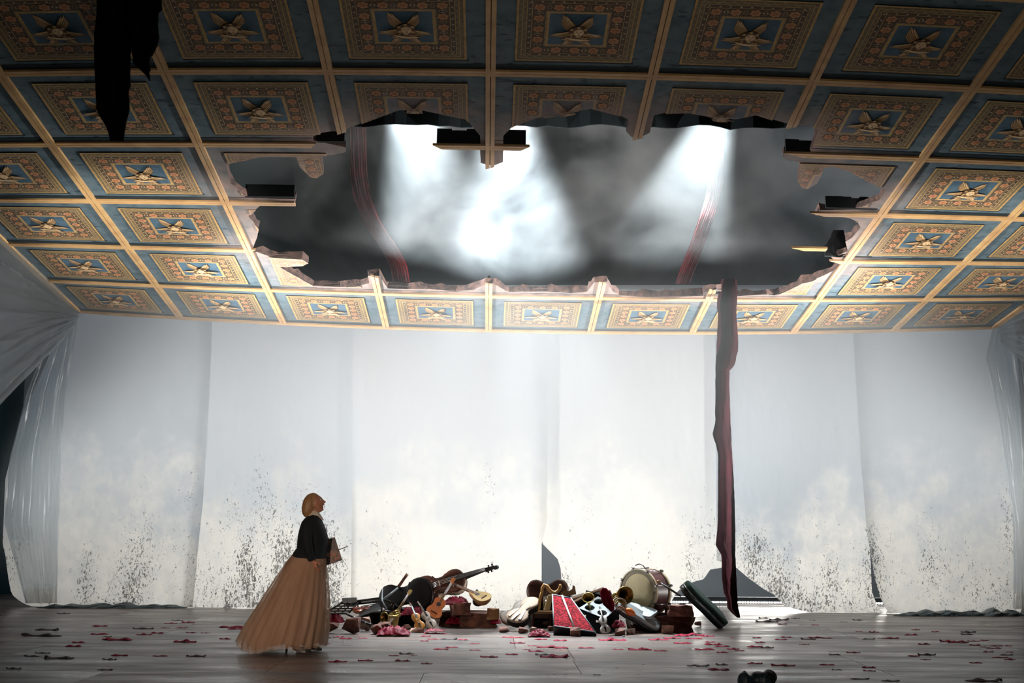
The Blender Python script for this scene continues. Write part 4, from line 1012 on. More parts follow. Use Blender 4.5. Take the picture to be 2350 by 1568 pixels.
def arched_body(half, B, h, arch, overhang=1.02, wscale=1.0):
    """two arched plates (slots 0 front, 1 back) over ribs (slot 2)"""
    bm = bmesh.new(); o = [(x * B, y * B * wscale) for x, y in outline_of(half)]; n = len(o); cx, cy = .48 * B, 0
    def rg(k, z): return [bm.verts.new((cx + (x - cx) * k, y * k, z)) for x, y in o]
    for s, zb, mi in ((1, h, 0), (-1, 0, 1)):
        R = [rg(overhang, zb - s * .012 * B * .3), rg(overhang, zb + s * .006 * B), rg(.88, zb + s * arch * .55), rg(.55, zb + s * arch * .92), rg(.2, zb + s * arch)]
        for A, C in zip(R, R[1:]):
            for k in range(n):
                q = (A[k], A[(k + 1) % n], C[(k + 1) % n], C[k]); f = bm.faces.new(q if s > 0 else q[::-1]); f.material_index = mi; f.smooth = True
        f = bm.faces.new(R[-1] if s > 0 else R[-1][::-1]); f.material_index = mi
    A, C = rg(1, 0), rg(1, h)
    for k in range(n): bm.faces.new((A[k], A[(k + 1) % n], C[(k + 1) % n], C[k])).material_index = 2
    return bm
def string_inst(root, B, mf, mb, mr, hb=.10, neck=.42, mn=None, fb=None, strings=True, bare=False, front=True, pegs=True):
    """violin-family instrument: local x tail -> scroll, z out of the front; B = body length"""
    mn = mn or mb; fb = fb or M_EBONY; h = hb * B; ar = .045 * B
    from_bm('body', arched_body(VO, B, h, ar), [mf, mb, mr], root)
    if front:
        for s in (-1, 1):
            bm = bmesh.new(); add_tube(bm, [((.36 + .30 * t) * B, s * (.135 - .055 * t + .022 * math.sin((t - .5) * 5.5)) * B, h + ar * (.62 + .25 * math.sin(t * PI)) + .004 * B) for t in [q / 8 for q in range(9)]], [.014 * B] + [.008 * B] * 7 + [.014 * B], 6); from_bm('f_hole', bm, M_EBONY, root)
    if bare: return
    nz = h + .02 * B; ns = 1.0 + neck
    bm = bmesh.new(); add_tube(bm, [(.97 * B, 0, h * .75), (1.03 * B, 0, h * .8), (ns * B, 0, nz + .005 * B)], [.048 * B, .036 * B, .030 * B], 8); from_bm('neck', bm, mn, root)
    bm = bmesh.new(); add_prism(bm, [(.66 * B, -.058 * B), (ns * B, -.034 * B), (ns * B, .034 * B), (.66 * B, .058 * B)], nz + .035 * B, nz + .052 * B)
    for v in bm.verts: v.co.z += (.66 * B - v.co.x) * -.0 + (.045 * B if v.co.x < .7 * B else 0)
    from_bm('fingerboard', bm, fb, root)
    bm = bmesh.new(); pts = []
    add_prism(bm, [(ns * B, -.034 * B), ((ns + .19) * B, -.022 * B), ((ns + .19) * B, .022 * B), (ns * B, .034 * B)], nz - .035 * B, nz + .028 * B)
    for q in range(15):
        a = q / 14 * 2 * PI * 1.4; r = (.050 - .0028 * q) * B; pts.append(((ns + .20) * B + r * math.sin(a), 0, nz - .045 * B + r * math.cos(a)))
    add_tube(bm, pts, [.026 * B] * 15, 7); from_bm('scroll', bm, mn, root)
    if pegs:
        for q in range(4):
            s = 1 if q % 2 else -1; x = (ns + .045 + .035 * q) * B; bm = bmesh.new(); add_tube(bm, [(x, -.03 * B * s, nz), (x, .05 * B * s, nz)], .008 * B, 6); add_box(bm, (x, .062 * B * s, nz), (.032 * B, .034 * B, .012 * B)); from_bm('peg', bm, M_EBONY, root)
    if front:
        bm = bmesh.new(); add_prism(bm, [(.50 * B, -.056 * B), (.515 * B, -.056 * B), (.515 * B, .056 * B), (.50 * B, .056 * B)], h + ar * .85, h + ar + .085 * B); from_bm('bridge', bm, M_PALE, root)
        bm = bmesh.new(); add_prism(bm, [(.03 * B, -.02 * B), (.33 * B, -.062 * B), (.36 * B, 0), (.33 * B, .062 * B), (.03 * B, .02 * B)], h + ar * .75 + .012 * B, h + ar * .75 + .032 * B); from_bm('tailpiece', bm, M_EBONY, root)
        if strings:
            for q in range(4):
                o = (q - 1.5); bm = bmesh.new(); add_tube(bm, [(.32 * B, o * .028 * B, h + ar + .02 * B), (.508 * B, o * .028 * B, h + ar + .088 * B), (ns * B, o * .014 * B, nz + .062 * B)], .0035 * B, 4); from_bm('string', bm, M_STEEL, root)
def put(name, label, cat, A, B, zdir, group=None):
    """root empty at A with local x pointing to B; returns root and |AB|"""
    A, B = Vector(A), Vector(B); d = B - A
    return empty(name, A, axes(d, zdir), label, cat, group), d.length
def guitar_half(kind):
    if kind == 'uke': return [(0, .06), (.03, .20), (.10, .31), (.20, .36), (.30, .36), (.40, .315), (.50, .255), (.58, .235), (.66, .245), (.76, .272), (.85, .268), (.93, .215), (.98, .12), (1, .05)]
    if kind == 'bowl': return [(0, .05), (.03, .17), (.10, .28), (.20, .345), (.32, .36), (.45, .335), (.60, .265), (.75, .175), (.88, .095), (1, .05)]
    if kind == 'tri': return [(0, .46), (.02, .475), (.05, .47), (.25, .38), (.5, .26), (.75, .14), (.93, .055), (1, .04)]
def plucked(root, B, kind, mf, mb, total, hole=(.62, .085), bridge=.24, depth=.2, bowl=False, mneck=None, frets=8, ovalhole=1.0, headm=None):
    half = guitar_half(kind); o = [(x * B, y * B) for x, y in outline_of(half)]; n = len(o); h = depth * B; mneck = mneck or mb
    bm = bmesh.new(); cx = .4 * B
    def rg(k, z): return [bm.verts.new((cx + (x - cx) * k, y * k, z)) for x, y in o]
    R = [rg(1.0, h), rg(1.0, h * .8)] + ([rg(.93, h * .5), rg(.75, h * .22), rg(.4, h * .04)] if bowl else [rg(1.0, .03 * B), rg(.96, 0)])
    for A, C in zip(R, R[1:]):
        for k in range(n): f = bm.faces.new((A[k], C[k], C[(k + 1) % n], A[(k + 1) % n])); f.smooth = bowl
    bm.faces.new(R[-1][::-1]); bo = from_bm('body', bm, mb, root, norm=True)
    bm = bmesh.new(); add_prism(bm, [(cx + (x - cx) * .995, y * .995) for x, y in o], h - .002, h + .012 * B); from_bm('soundboard', bm, mf, root)
    bm = bmesh.new(); add_prism(bm, [(hole[0] * B + hole[1] * B * math.cos(a), hole[1] * B * ovalhole * math.sin(a)) for a in [2 * PI * q / 18 for q in range(18)]], h, h + .018 * B); from_bm('sound_hole', bm, M_EBONY, root)
    bm = bmesh.new(); add_prism(bm, [((bridge - .025) * B, -.16 * B), ((bridge + .025) * B, -.16 * B), ((bridge + .025) * B, .16 * B), ((bridge - .025) * B, .16 * B)], h + .01 * B, h + .035 * B); from_bm('bridge', bm, M_DKBROWN, root)
    nx = total * .86; nw = .055 * B
    bm = bmesh.new(); add_prism(bm, [(.94 * B, -nw), (nx, -nw * .8), (nx, nw * .8), (.94 * B, nw)], h - .045 * B, h + .02 * B); nk = from_bm('neck', bm, mneck, root)
    bm = bmesh.new(); add_prism(bm, [((hole[0] + hole[1] + .01) * B, -nw), (nx, -nw * .8), (nx, nw * .8), ((hole[0] + hole[1] + .01) * B, nw)], h + .02 * B, h + .035 * B); from_bm('fingerboard', bm, M_TAN if kind != 'tri' else M_YELLOW, root)
    bm = bmesh.new(); add_prism(bm, [(nx, -nw * .8), (nx + .02, -nw * 1.5), (total, -nw * 1.3), (total, nw * 1.3), (nx + .02, nw * 1.5), (nx, nw * .8)], h - .03 * B, h + .02 * B); hd = from_bm('headstock', bm, headm or mneck, root)
    for q in range(4):
        s = 1 if q % 2 else -1; bm = bmesh.new(); add_tube(bm, [(lerp(nx, total, .3 + .4 * (q // 2)), s * nw * 1.2, h - .01 * B), (lerp(nx, total, .3 + .4 * (q // 2)), s * nw * 2.1, h - .01 * B)], .012 * B, 6); from_bm('tuning_peg', bm, M_PALE, root)
    for q in range(4):
        oo = (q - 1.5) * nw * .45; bm = bmesh.new(); add_tube(bm, [(bridge * B, oo * 1.5, h + .04 * B), (nx, oo, h + .042 * B)], .0012, 4); from_bm('string', bm, M_STEEL, root)
def rock(name, label, px0, px1, py0, py1, seed, m=None, z=None, Y=None, depth=.8, group='broken stones of the heaps', cat='stone'):
    r = random.Random(seed); cxp = (px0 + px1) / 2
    P = flr(cxp, py1) if Y is None else at(cxp, py1, Y)
    k = mpp(P.y); sx, sz = (px1 - px0) * k, (py1 - py0) * k; sy = sx * depth
    bm = bmesh.new()
    for q in range(16):
        v = Vector((r.uniform(-1, 1), r.uniform(-1, 1), r.uniform(-1, 1))); v = v / max(abs(v.x), abs(v.y) * .9, abs(v.z)) * r.uniform(.62, 1.0)
        bm.verts.new((v.x * sx / 2, v.y * sy / 2, (v.z * .5 + .5) * sz))
    ret = bmesh.ops.convex_hull(bm, input=bm.verts); bmesh.ops.delete(bm, geom=[g for g in ret['geom_interior'] if isinstance(g, bmesh.types.BMVert)], context='VERTS')
    zmin = min(v.co.z for v in bm.verts)
    for v in bm.verts: v.co.z -= zmin
    o = from_bm(name, bm, m or M_STONE, norm=True); o.location = P + Vector((0, sy * .35, .0)); return tag(o, label, cat, group)
def block(name, label, px0, px1, py0, py1, Y, seed, m=None, depth=.4, rotz=0.0, jit=.13, cat='stone', group='broken stones of the heaps', floor_=False):
    r = random.Random(seed); P = at((px0 + px1) / 2, py1, Y); k = mpp(Y); sx, sz = (px1 - px0) * k, (py1 - py0) * k
    if floor_: sz += P.z; P.z = 0
    bm = bmesh.new(); add_box(bm, (0, 0, sz / 2), (sx, depth, sz)); bmesh.ops.subdivide_edges(bm, edges=list(bm.edges), cuts=2, use_grid_fill=True)
    for v in bm.verts:
        zz = v.co.z
        v.co += Vector((r.uniform(-1, 1) * jit * sx * .5, r.uniform(-1, 1) * jit * depth * .5, r.uniform(-1, 1) * jit * sz * .6))
        if zz < 1e-4: v.co.z = 0
    o = from_bm(name, bm, m or M_STONE, norm=True); o.location = P; o.rotation_euler = (0, 0, rotz); return tag(o, label, cat, group)
def cloth(label, px0, px1, py0, py1, Y, seed, m=None, depth=.3, n=26, droop=1.0, name='red_cloth'):
    P0, P1 = at(px0, py1, Y), at(px1, py1, Y); k = mpp(Y); hz = (py1 - py0) * k; bm = bmesh.new(); g = []
    for j in range(n + 1):
        row_ = []
        for i in range(n + 1):
            s, t = i / n, j / n; env = (1 - abs(2 * s - 1) ** 2.2) ** .7 * (1 - abs(2 * t - 1) ** 2.2) ** .8
            rdg = 1 - abs(wr(s * 7 + seed + 1.2 * t, t * 3.5, seed)) * 2 ; fine = wr(s * 15, t * 12 + seed, seed)
            z = hz * env * (.40 + .62 * rdg + .30 * fine) ; e = 1 + .16 * wr(t * 4, seed, 3 + s)
            P = P0.lerp(P1, .5 + (s - .5) * e) + Vector((0, (t - .35) * depth * (1 + .2 * wr(s * 5, seed, 7)), max(.004, z))); row_.append(bm.verts.new(P))
        g.append(row_)
    for j in range(n):
        for i in range(n): bm.faces.new((g[j][i], g[j][i + 1], g[j + 1][i + 1], g[j + 1][i]))
    o = from_bm(name, bm, m or M_CLOTH, smooth=True); sm = o.modifiers.new('thickness', 'SOLIDIFY'); sm.thickness = .004
    return tag(o, label, 'cloth', 'red cloths in the heaps')
def case_half(): return [(0, .30), (.04, .40), (.12, .455), (.26, .46), (.38, .40), (.46, .355), (.55, .35), (.66, .375), (.78, .37), (.88, .33), (.96, .26), (1.0, .16)]
def inst_case(root, L, h, mt, mb_, wsc=.62, latches=True, lid_frac=.45):
    o = [(x * L, y * L * wsc * .62) for x, y in outline_of(case_half())]; cx = .45 * L
    def shell(z0, z1, m, nm, s):
        bm = bmesh.new(); n = len(o); a = 1 if s > 0 else -1
        def rg(k, z): return [bm.verts.new((cx + (x - cx) * k, y * k, z)) for x, y in o]
        R = [rg(1.0, z0), rg(1.0, lerp(z0, z1, .72)), rg(.975, lerp(z0, z1, .93)), rg(.93, z1)]
        for A, C in zip(R, R[1:]):
            for k in range(n): bm.faces.new((A[k], A[(k + 1) % n], C[(k + 1) % n], C[k])).smooth = True
        bm.faces.new(R[-1]); bm.faces.new(R[0][::-1]); return from_bm(nm, bm, m, root, norm=True)
    zm = h * (1 - lid_frac); shell(zm + .004, h, mt, 'lid', 1); shell(zm, 0, mb_, 'shell', -1)
    bm = bmesh.new(); add_prism(bm, [(cx + (x - cx) * 1.012, y * 1.015) for x, y in o], zm - .003, zm + .007); from_bm('rim', bm, M_STEEL if latches else mb_, root)
    if latches:
        for x in (.2, .55, .8):
            yy = -interp(x, [a for a, b in case_half()], [b for a, b in case_half()]) * L * wsc * .62
            bm = bmesh.new(); add_box(bm, (x * L, yy * 1.02, zm), (.05 * L, .012, .04)); from_bm('latch', bm, M_STEEL, root)

# ================================================================== LEFT HEAP
GI = 'instruments of the left heap'
t, L = put('cello', 'black cello lying on its side with its back to the audience', 'cello', at(991, 1358, 18.95), at(797, 1386, 19.1), (0.02, 1, -.12), GI)
string_inst(t, L / 1.62, M_BLACKV, M_BLACKV, M_DKBROWN, hb=.155, front=False, mn=M_BLACKV)
t, L = put('cello', 'dark brown cello lying behind the black one with its scroll raised to the right', 'cello', at(958, 1369, 19.55), at(1144, 1308, 19.45), (0.02, -.88, .45), GI)
string_inst(t, L / 1.65, M_DKBROWN, M_DKBROWN, M_PALE, hb=.155, mn=M_EBONY, fb=M_CASEB)
t, L = put('ukulele', 'orange wooden ukulele standing upright in the left heap', 'ukulele', at(989, 1419, 18.45), at(1041, 1331, 18.75), (0.05, -1, .25), GI)
plucked(t, L * .47, 'uke', M_ORANGE, M_TAN, L, mneck=M_ORANGE, hole=(.66, .10), bridge=.22)
t, L = put('balalaika', 'yellow triangular balalaika leaning on the left heap', 'balalaika', flr(892, 1438, .02), at(945, 1357, 18.75), (-.05, -.88, .5), GI)
plucked(t, L * .50, 'tri', M_YELLOW, M_YELLOW, L, mneck=M_YELLOW, hole=(.52, .10), bridge=.16, depth=.16)
t, L = put('violin', 'honey coloured violin propped at the front of the left heap', 'violin', flr(966, 1447, .015), at(941, 1388, 18.15), (0.1, -.80, .62), GI)
string_inst(t, L / 1.62, M_SPRUCE, M_MAPLE, M_MAPLE, hb=.11, mn=M_PALE)
t, L = put('violin', 'white violin propped right beside the honey coloured violin', 'violin', flr(993, 1443, .015), at(959, 1385, 18.45), (0.1, -.80, .62), GI)
string_inst(t, L / 1.62, M_WHITEV, M_PALE, M_PALE, hb=.11, mn=M_WHITEV)
t, L = put('mandolin', 'round-backed yellow mandolin lying on the stone at the right end of the left heap', 'mandolin', at(1122, 1393, 18.7), at(1036, 1356, 19.05), (.15, -.55, .85), GI)
plucked(t, L * .52, 'bowl', M_YELLOW, M_TAN, L, mneck=M_DKBROWN, hole=(.60, .095), bridge=.26, depth=.34, bowl=True, ovalhole=1.1, headm=M_DKBROWN)
t, L = put('lute_shell', 'dark pointed lute back standing behind the yellow mandolin', 'lute', at(1100, 1392, 19.2), at(1094, 1353, 19.2), (0, 1, .1), GI)
bm = bmesh.new(); hw_ = guitar_half('bowl'); o_ = [(x * L, y * L * 1.0) for x, y in outline_of(hw_)]; R = []
for k, z in ((1, 0), (.95, -.05), (.75, -.09), (.4, -.115)): R.append([bm.verts.new((.4 * L + (x - .4 * L) * k, y * k, z)) for x, y in o_])
for A, C in zip(R, R[1:]):
    for q in range(len(o_)): bm.faces.new((A[q], A[(q + 1) % len(o_)], C[(q + 1) % len(o_)], C[q])).smooth = True
bm.faces.new(R[-1]); bm.faces.new(R[0][::-1]); from_bm('shell', bm, M_CASEB, t, norm=True)
bm = bmesh.new(); add_prism(bm, o_, .001, .01); from_bm('soundboard', bm, M_EBONY, t)
t, L = put('violin', 'small red violin half buried at the left of the heap', 'violin', at(812, 1406, 18.35), at(868, 1392, 18.6), (-.1, -.55, .85), GI)
string_inst(t, L / 1.62, M_REDV, M_REDV, M_PALE, hb=.13, mn=M_EBONY)
# brass horn with its valves
def bell_prof(R, L): return [(R, 0), (R * .97, .012 * L), (R * .72, .10 * L), (R * .50, .22 * L), (R * .34, .40 * L), (R * .24, .62 * L), (R * .18, L)]
def bell_horn(root, R, L, tube=None, m=M_BRASS, dark=True):
    bm = bmesh.new(); pr = bell_prof(R, L); add_lathe(bm, pr, 28, caps=False); add_lathe(bm, [(max(.004, r - .004), z) for r, z in pr[::1]], 28, caps=False); add_tube(bm, [(R * math.cos(a), R * math.sin(a), 0) for a in [2 * PI * q / 28 for q in range(29)]], .006, 6, caps=False)
    bmesh.ops.recalc_face_normals(bm, faces=bm.faces); from_bm('bell', bm, m, root)
    if tube:
        bm = bmesh.new(); add_tube(bm, tube, R * .18, 10); from_bm('tubing', bm, m, root)
def horn_frame(P, d): return axes(Vector(d).orthogonal(), d)
P = at(882, 1417, 17.75)
t = empty('cornet', P, horn_frame(P, (.55, .80, .05)), 'dull brass cornet with its dark bell at the front of the left heap', 'cornet', GI)
bell_horn(t, .066, .18, [(0, 0, .17), (.0, 0, .22), (.02, .03, .25), (.05, .05, .24), (.065, .05, .19), (.06, .045, .13), (.04, .03, .11), (.02, .02, .13)])
for q in range(3):
    bm = bmesh.new(); add_tube(bm, [(.05, -.02 + q * .03, .15), (.08, -.02 + q * .03, .22)], .014, 8); add_tube(bm, [(.08, -.02 + q * .03, .22), (.09, -.02 + q * .03, .245)], .006, 6); from_bm('valve', bm, M_BRASS, t)
# clarinet
t, L = put('clarinet', 'black clarinet with silver rings lying across the stones at far left', 'clarinet', at(792, 1408, 18.0), at(852, 1436, 17.75), (0, -.5, .85), GI)
bm = bmesh.new(); add_tube(bm, [(0, 0, 0), (.04, 0, 0), (L * .8, 0, 0), (L * .92, 0, 0), (L, 0, 0)], [.012, .014, .015, .020, .034], 12); from_bm('tube', bm, M_EBONY, t)
for x in (.12, .35, .55, .80): bm = bmesh.new(); add_tube(bm, [(L * x - .008, 0, 0), (L * x + .008, 0, 0)], .0175, 12); from_bm('ring', bm, M_STEEL, t)
# a broken brown neck sticking up
t, L = put('broken_neck', 'broken brown instrument neck sticking up between the two cellos', 'instrument neck', at(908, 1356, 19.35), at(935, 1318, 19.35), (0, -1, .2), GI)
bm = bmesh.new(); add_tube(bm, [(0, 0, 0), (L * .75, 0, 0), (L, 0, .01)], [.026, .020, .024], 8); from_bm('neck', bm, M_TAN, t); bm = bmesh.new(); add_box(bm, (L * .45, 0, .022), (L * .9, .035, .008)); from_bm('fingerboard', bm, M_DKBROWN, t)
# music stand, tipped over
ms = empty('music_stand', flr(800, 1432), label='toppled black music stand with a slotted desk beside the skirt', cat='music stand', group=None)
O = ms.location
def loc(p): return Vector(p) - O
def ms_part(nm, pts, r, n=6, m=M_EBONY):
    bm = bmesh.new(); add_tube(bm, [loc(p) for p in pts], r, n); return from_bm(nm, bm, m, ms)
dk = [at(745, 1409, 18.2), at(789, 1380, 18.5), at(826, 1380, 18.6), at(800, 1408, 18.35)]
for a, b in ((0, 1), (1, 2), (2, 3), (3, 0)): ms_part('desk_edge', [dk[a], dk[b]], .014)
for q in (.2, .4, .6, .8): ms_part('desk_slat', [dk[0].lerp(dk[1], q), dk[3].lerp(dk[2], q)], .011)
for q in (.35, .68): ms_part('desk_slat', [dk[0].lerp(dk[3], q), dk[1].lerp(dk[2], q)], .009)
bm = bmesh.new(); A, B2, C2, D = [loc(p) for p in (at(784, 1375, 18.5), at(818, 1373, 18.5), at(819, 1382, 18.4), at(787, 1384, 18.4))]
vs8 = [bm.verts.new(p) for p in (A, B2, C2, D)] + [bm.verts.new(p + Vector((0, .03, .01))) for p in (A, B2, C2, D)]
for f in ((0, 1, 2, 3), (7, 6, 5, 4), (0, 4, 5, 1), (1, 5, 6, 2), (2, 6, 7, 3), (3, 7, 4, 0)): bm.faces.new([vs8[i] for i in f])
from_bm('desk_lip', bm, M_CASEB, ms, norm=True)
ms_part('pole', [dk[1].lerp(dk[2], .8), at(871, 1373, 18.65), at(905, 1385, 18.7)], [.014, .014, .017], 8)
ms_part('leg', [at(905, 1385, 18.7), at(930, 1405, 18.75), flr(938, 1430, .01)], .011); ms_part('leg', [at(905, 1385, 18.7), at(880, 1402, 18.75), flr(862, 1428, .01)], .011); ms_part('leg', [at(905, 1385, 18.7), flr(900, 1428, .01)], .011)
# an opened black stand wedge with pale edges
ws = empty('folding_stand', flr(870, 1436), label='black folding instrument stand with pale edges in front of the black cello', cat='stand', group=GI)
O = ws.location
bm = bmesh.new(); tri = [loc(at(878, 1351, 18.6)), loc(at(876, 1398, 18.35)), loc(at(815, 1419, 18.2)), loc(at(866, 1382, 18.5))]
a = [bm.verts.new(p) for p in tri]; b = [bm.verts.new(p + Vector((.01, .05, 0))) for p in tri]
bm.faces.new(a); bm.faces.new(b[::-1])
for k in range(4): bm.faces.new((a[k], a[(k + 1) % 4], b[(k + 1) % 4], b[k]))
from_bm('side_plate', bm, M_BLACKV, ws, norm=True)
def ws_part(nm, pts, r, m):
    bm = bmesh.new(); add_tube(bm, [loc(p) for p in pts], r, 6); return from_bm(nm, bm, m, ws)
ws_part('edge_strip', [at(878, 1351, 18.58), at(876.5, 1378, 18.4), at(889, 1399, 18.25)], .008, M_CASE); ws_part('strut', [at(878, 1378, 18.45), at(896, 1364, 18.55), at(913, 1350, 18.65)], .018, M_CASE); ws_part('foot', [at(876, 1398, 18.35), flr(872, 1437, .01)], .012, M_BLACKV)
# stones and cloths of the left heap
block('stone_block', 'brown stone block under the red cloth at the right of the left heap', 1037, 1075, 1385, 1411, 18.75, 1, M_STONE, .30, .2)
block('stone_slab', 'long brown stone slab at the right end of the left heap', 1054, 1137, 1406, 1430, 18.95, 2, M_STONE, .45, .05, floor_=True)
block('stone_slab', 'dark low stone slab under the ukulele', 1012, 1062, 1404, 1430, 19.2, 3, M_DKBROWN, .4, -.1, floor_=True)
block('stone_block', 'dark stone block hidden below the two cellos', 905, 985, 1396, 1430, 19.3, 4, M_BLACKV, .40, .0, floor_=True)
block('stone_block', 'dark stone block below the toppled music stand', 828, 900, 1404, 1436, 18.9, 5, M_BLACKV, .35, .0, floor_=True)
block('wooden_wedge', 'tan wooden wedge leaning on the end of the long slab', 1120, 1142, 1398, 1422, 18.7, 6, M_TAN, .1, .5, cat='wood')
rock('stone', 'pinkish stone lying just below the orange ukulele', 994, 1023, 1414, 1430, 1, M_STONEL); rock('stone', 'small pinkish stone before the long slab', 1110, 1131, 1411, 1429, 2, M_STONEL)
rock('stone', 'large dark stone left of the balalaika', 778, 832, 1415, 1456, 3); rock('stone', 'square dark stone with a pale corner next to the skirt', 746, 778, 1427, 1455, 4); rock('stone', 'pinkish stone under the clarinet bell', 824, 854, 1417, 1449, 5, M_STONEL)
rock('stone', 'brown stone at the left foot of the balalaika', 848, 878, 1432, 1457, 6); rock('stone', 'flat pale stone under the two violins', 940, 976, 1439, 1453, 7, M_STONEL); rock('stone', 'dark stone under the dull brass cornet', 866, 902, 1424, 1447, 9, Y=17.62); rock('stone', 'small stone between the balalaika and the honey violin', 925, 946, 1432, 1446, 8)
cloth('crimson cloth draped over the block behind the ukulele', 1017, 1076, 1368, 1388, 18.8, 1.0, depth=.35)
cloth('crimson cloth crumpled below the stone block', 1022, 1060, 1416, 1431, 18.75, 2.0, depth=.25); cloth('crimson cloth end showing right of the long slab', 1126, 1150, 1418, 1432, 18.7, 3.0, depth=.2)
cloth('crimson satin bunched in front of the balalaika', 864, 940, 1437, 1456, 17.15, 4.0, depth=.35); cloth('crimson satin flat in front of the white violin', 976, 1019, 1443, 1449, 17.6, 5.0, depth=.2); cloth('pink satin bunched behind the two violins', 918, 974, 1393, 1412, 18.75, 6.0, depth=.3)
cloth('crimson cloth heaped beside the skirt under the music stand', 744, 789, 1409, 1429, 18.25, 7.0, depth=.3)
# ================================================================== RIGHT HEAP
GR = 'instruments of the right heap'
t, L = put('cello', 'pale cello body without neck lying at the left of the right heap', 'cello', flr(1177, 1438, .07), at(1231, 1383, 18.35), (-.38, -.72, .55), GR)
string_inst(t, L, M_PALE, M_MAPLE, M_BLACKV, hb=.15, bare=True)
for s, m in ((1, M_TAN), (-1, M_EBONY)):
    bm = bmesh.new(); add_prism(bm, [(.10 * L, s * .13 * L), (.44 * L, s * .08 * L), (.46 * L, s * .12 * L), (.12 * L, s * .20 * L)][::s], .15 * L + .034 * L, .15 * L + .050 * L); from_bm('loose_bar', bm, m, t, norm=True)
bm = bmesh.new(); add_prism(bm, [(.02 * L, -.015 * L), (.30 * L, -.05 * L), (.33 * L, 0), (.30 * L, .05 * L), (.02 * L, .015 * L)], .15 * L + .045 * L, .15 * L + .06 * L); from_bm('tailpiece', bm, M_CASE, t)
t, L = put('cello', 'white cello shell half hidden behind the pale cello body', 'cello', flr(1157, 1432, .05), at(1207, 1387, 19.0), (-.30, -.70, .62), GR)
string_inst(t, L, M_WHITEV, M_WHITEV, M_PALE, hb=.12, bare=True, front=False)
t, L = put('cello', 'small brown cello lying on edge behind the gilt harp', 'cello', at(1211, 1361, 18.95), at(1304, 1350, 19.0), (0.05, 1, -.15), GR)
string_inst(t, L, M_DKBROWN, M_DKBROWN, M_TAN, hb=.16, bare=True, front=False)
# stool with the little harp on it
st = empty('stool', flr(1243, 1442), label='low dark wooden stool carrying the gilt harp', cat='stool', group=GR); k = mpp(18.25)
zt = .215; bm = bmesh.new(); add_box(bm, (0, .1, zt), (50 * k, .26, .035)); from_bm('seat', bm, M_TAN, st)
bm = bmesh.new(); add_box(bm, (0, .1, zt - .05), (42 * k, .20, .06)); from_bm('apron', bm, M_DKBROWN, st)
for sx in (-1, 1):
    for sy in (0, .2): bm = bmesh.new(); add_tube(bm, [(sx * 19 * k, sy, zt - .02), (sx * 21 * k, sy, 0.0)], [.018, .013], 7); from_bm('leg', bm, M_DKBROWN, st)
M_GILT = mat('gilt_wood', (0.55, 0.30, 0.07), (0.34, 0.16, 0.04), 12, rough=.35, coat=.3)
YH = 18.2; hp = empty('harp', at(1249, 1401, YH), label='small gilt harp standing on the stool', cat='harp', group=GR); O = hp.location
def hpart(nm, px, r, m, n=8):
    bm = bmesh.new(); add_tube(bm, [at(x, y, YH) - O for x, y in px], r, n); return from_bm(nm, bm, m, hp, norm=True)
hpart('pillar', [(1235, 1401), (1237, 1385), (1241, 1368), (1245, 1356)], [.026, .022, .020, .022], M_GILT)
hpart('neck', [(1244, 1360), (1245, 1350), (1249, 1343), (1255, 1346), (1260, 1354), (1267, 1360), (1275, 1361), (1282, 1356), (1286, 1347), (1285, 1341)], [.022, .026, .028, .028, .028, .028, .027, .026, .022, .014], M_GILT)
bm = bmesh.new(); q4 = [at(1248, 1400, YH) - O, at(1262, 1400, YH) - O, at(1268, 1366, YH) - O, at(1258, 1366, YH) - O]
a = [bm.verts.new(p + Vector((0, -.05, 0))) for p in q4]; b = [bm.verts.new(p + Vector((0, .05, 0))) for p in q4]; bm.faces.new(a); bm.faces.new(b[::-1])
for i in range(4): bm.faces.new((a[i], a[(i + 1) % 4], b[(i + 1) % 4], b[i]))
from_bm('sound_box', bm, M_YELLOW, hp, norm=True)
for i in range(9):
    u = i / 8; hpart('string', [(lerp(1247, 1265, u), lerp(1350, 1359, u)), (lerp(1247.5, 1262, u), lerp(1398, 1374, u))], .0028, M_STEEL, 4)
# open case lined with red plush
pc = empty('lined_case', flr(1318, 1457), label='open trapezoid case lined with crushed red plush leaning in the right heap', cat='case', group=GR); O = pc.location
bl, br, tr_, tl = [p - O for p in (at(1271, 1438, 17.45), at(1366, 1452, 17.3), at(1310, 1374, 18.0), at(1268, 1366, 18.05))]
nrm = (br - bl).cross(tl - bl).normalized(); nrm = nrm if nrm.y < 0 else -nrm
def plate(nm, pts, n0, n1, m, parent):
    bm = bmesh.new(); a = [bm.verts.new(p + nrm * n0) for p in pts]; b = [bm.verts.new(p + nrm * n1) for p in pts]; bm.faces.new(a); bm.faces.new(b[::-1]); q = len(pts)
    for i in range(q): bm.faces.new((a[i], a[(i + 1) % q], b[(i + 1) % q], b[i]))
    return from_bm(nm, bm, m, parent, norm=True)
cen = (bl + br + tr_ + tl) / 4; out = [cen + (p - cen) * 1.04 for p in (bl, br, tr_, tl)]
plate('shell', out, -.13, -.005, M_CASEB, pc)
mt_, mb_ = tl.lerp(tr_, .53), bl.lerp(br, .50)
def cushion(nm, pts):
    bm = bmesh.new(); n = 14; g = []
    for j in range(n + 1):
        row_ = []
        for i in range(n + 1):
            s, tt = i / n, j / n; P = pts[0].lerp(pts[1], s).lerp(pts[3].lerp(pts[2], s), tt)
            e = min(1, 6 * min(s, 1 - s), 6 * min(tt, 1 - tt)); row_.append(bm.verts.new(P + nrm * (.004 + .022 * e + .012 * wr(s * 6, tt * 7, 4) * e)))
        g.append(row_)
    for j in range(n):
        for i in range(n): bm.faces.new((g[j][i], g[j][i + 1], g[j + 1][i + 1], g[j + 1][i]))
    return from_bm(nm, bm, M_PLUSH, pc, True, True)
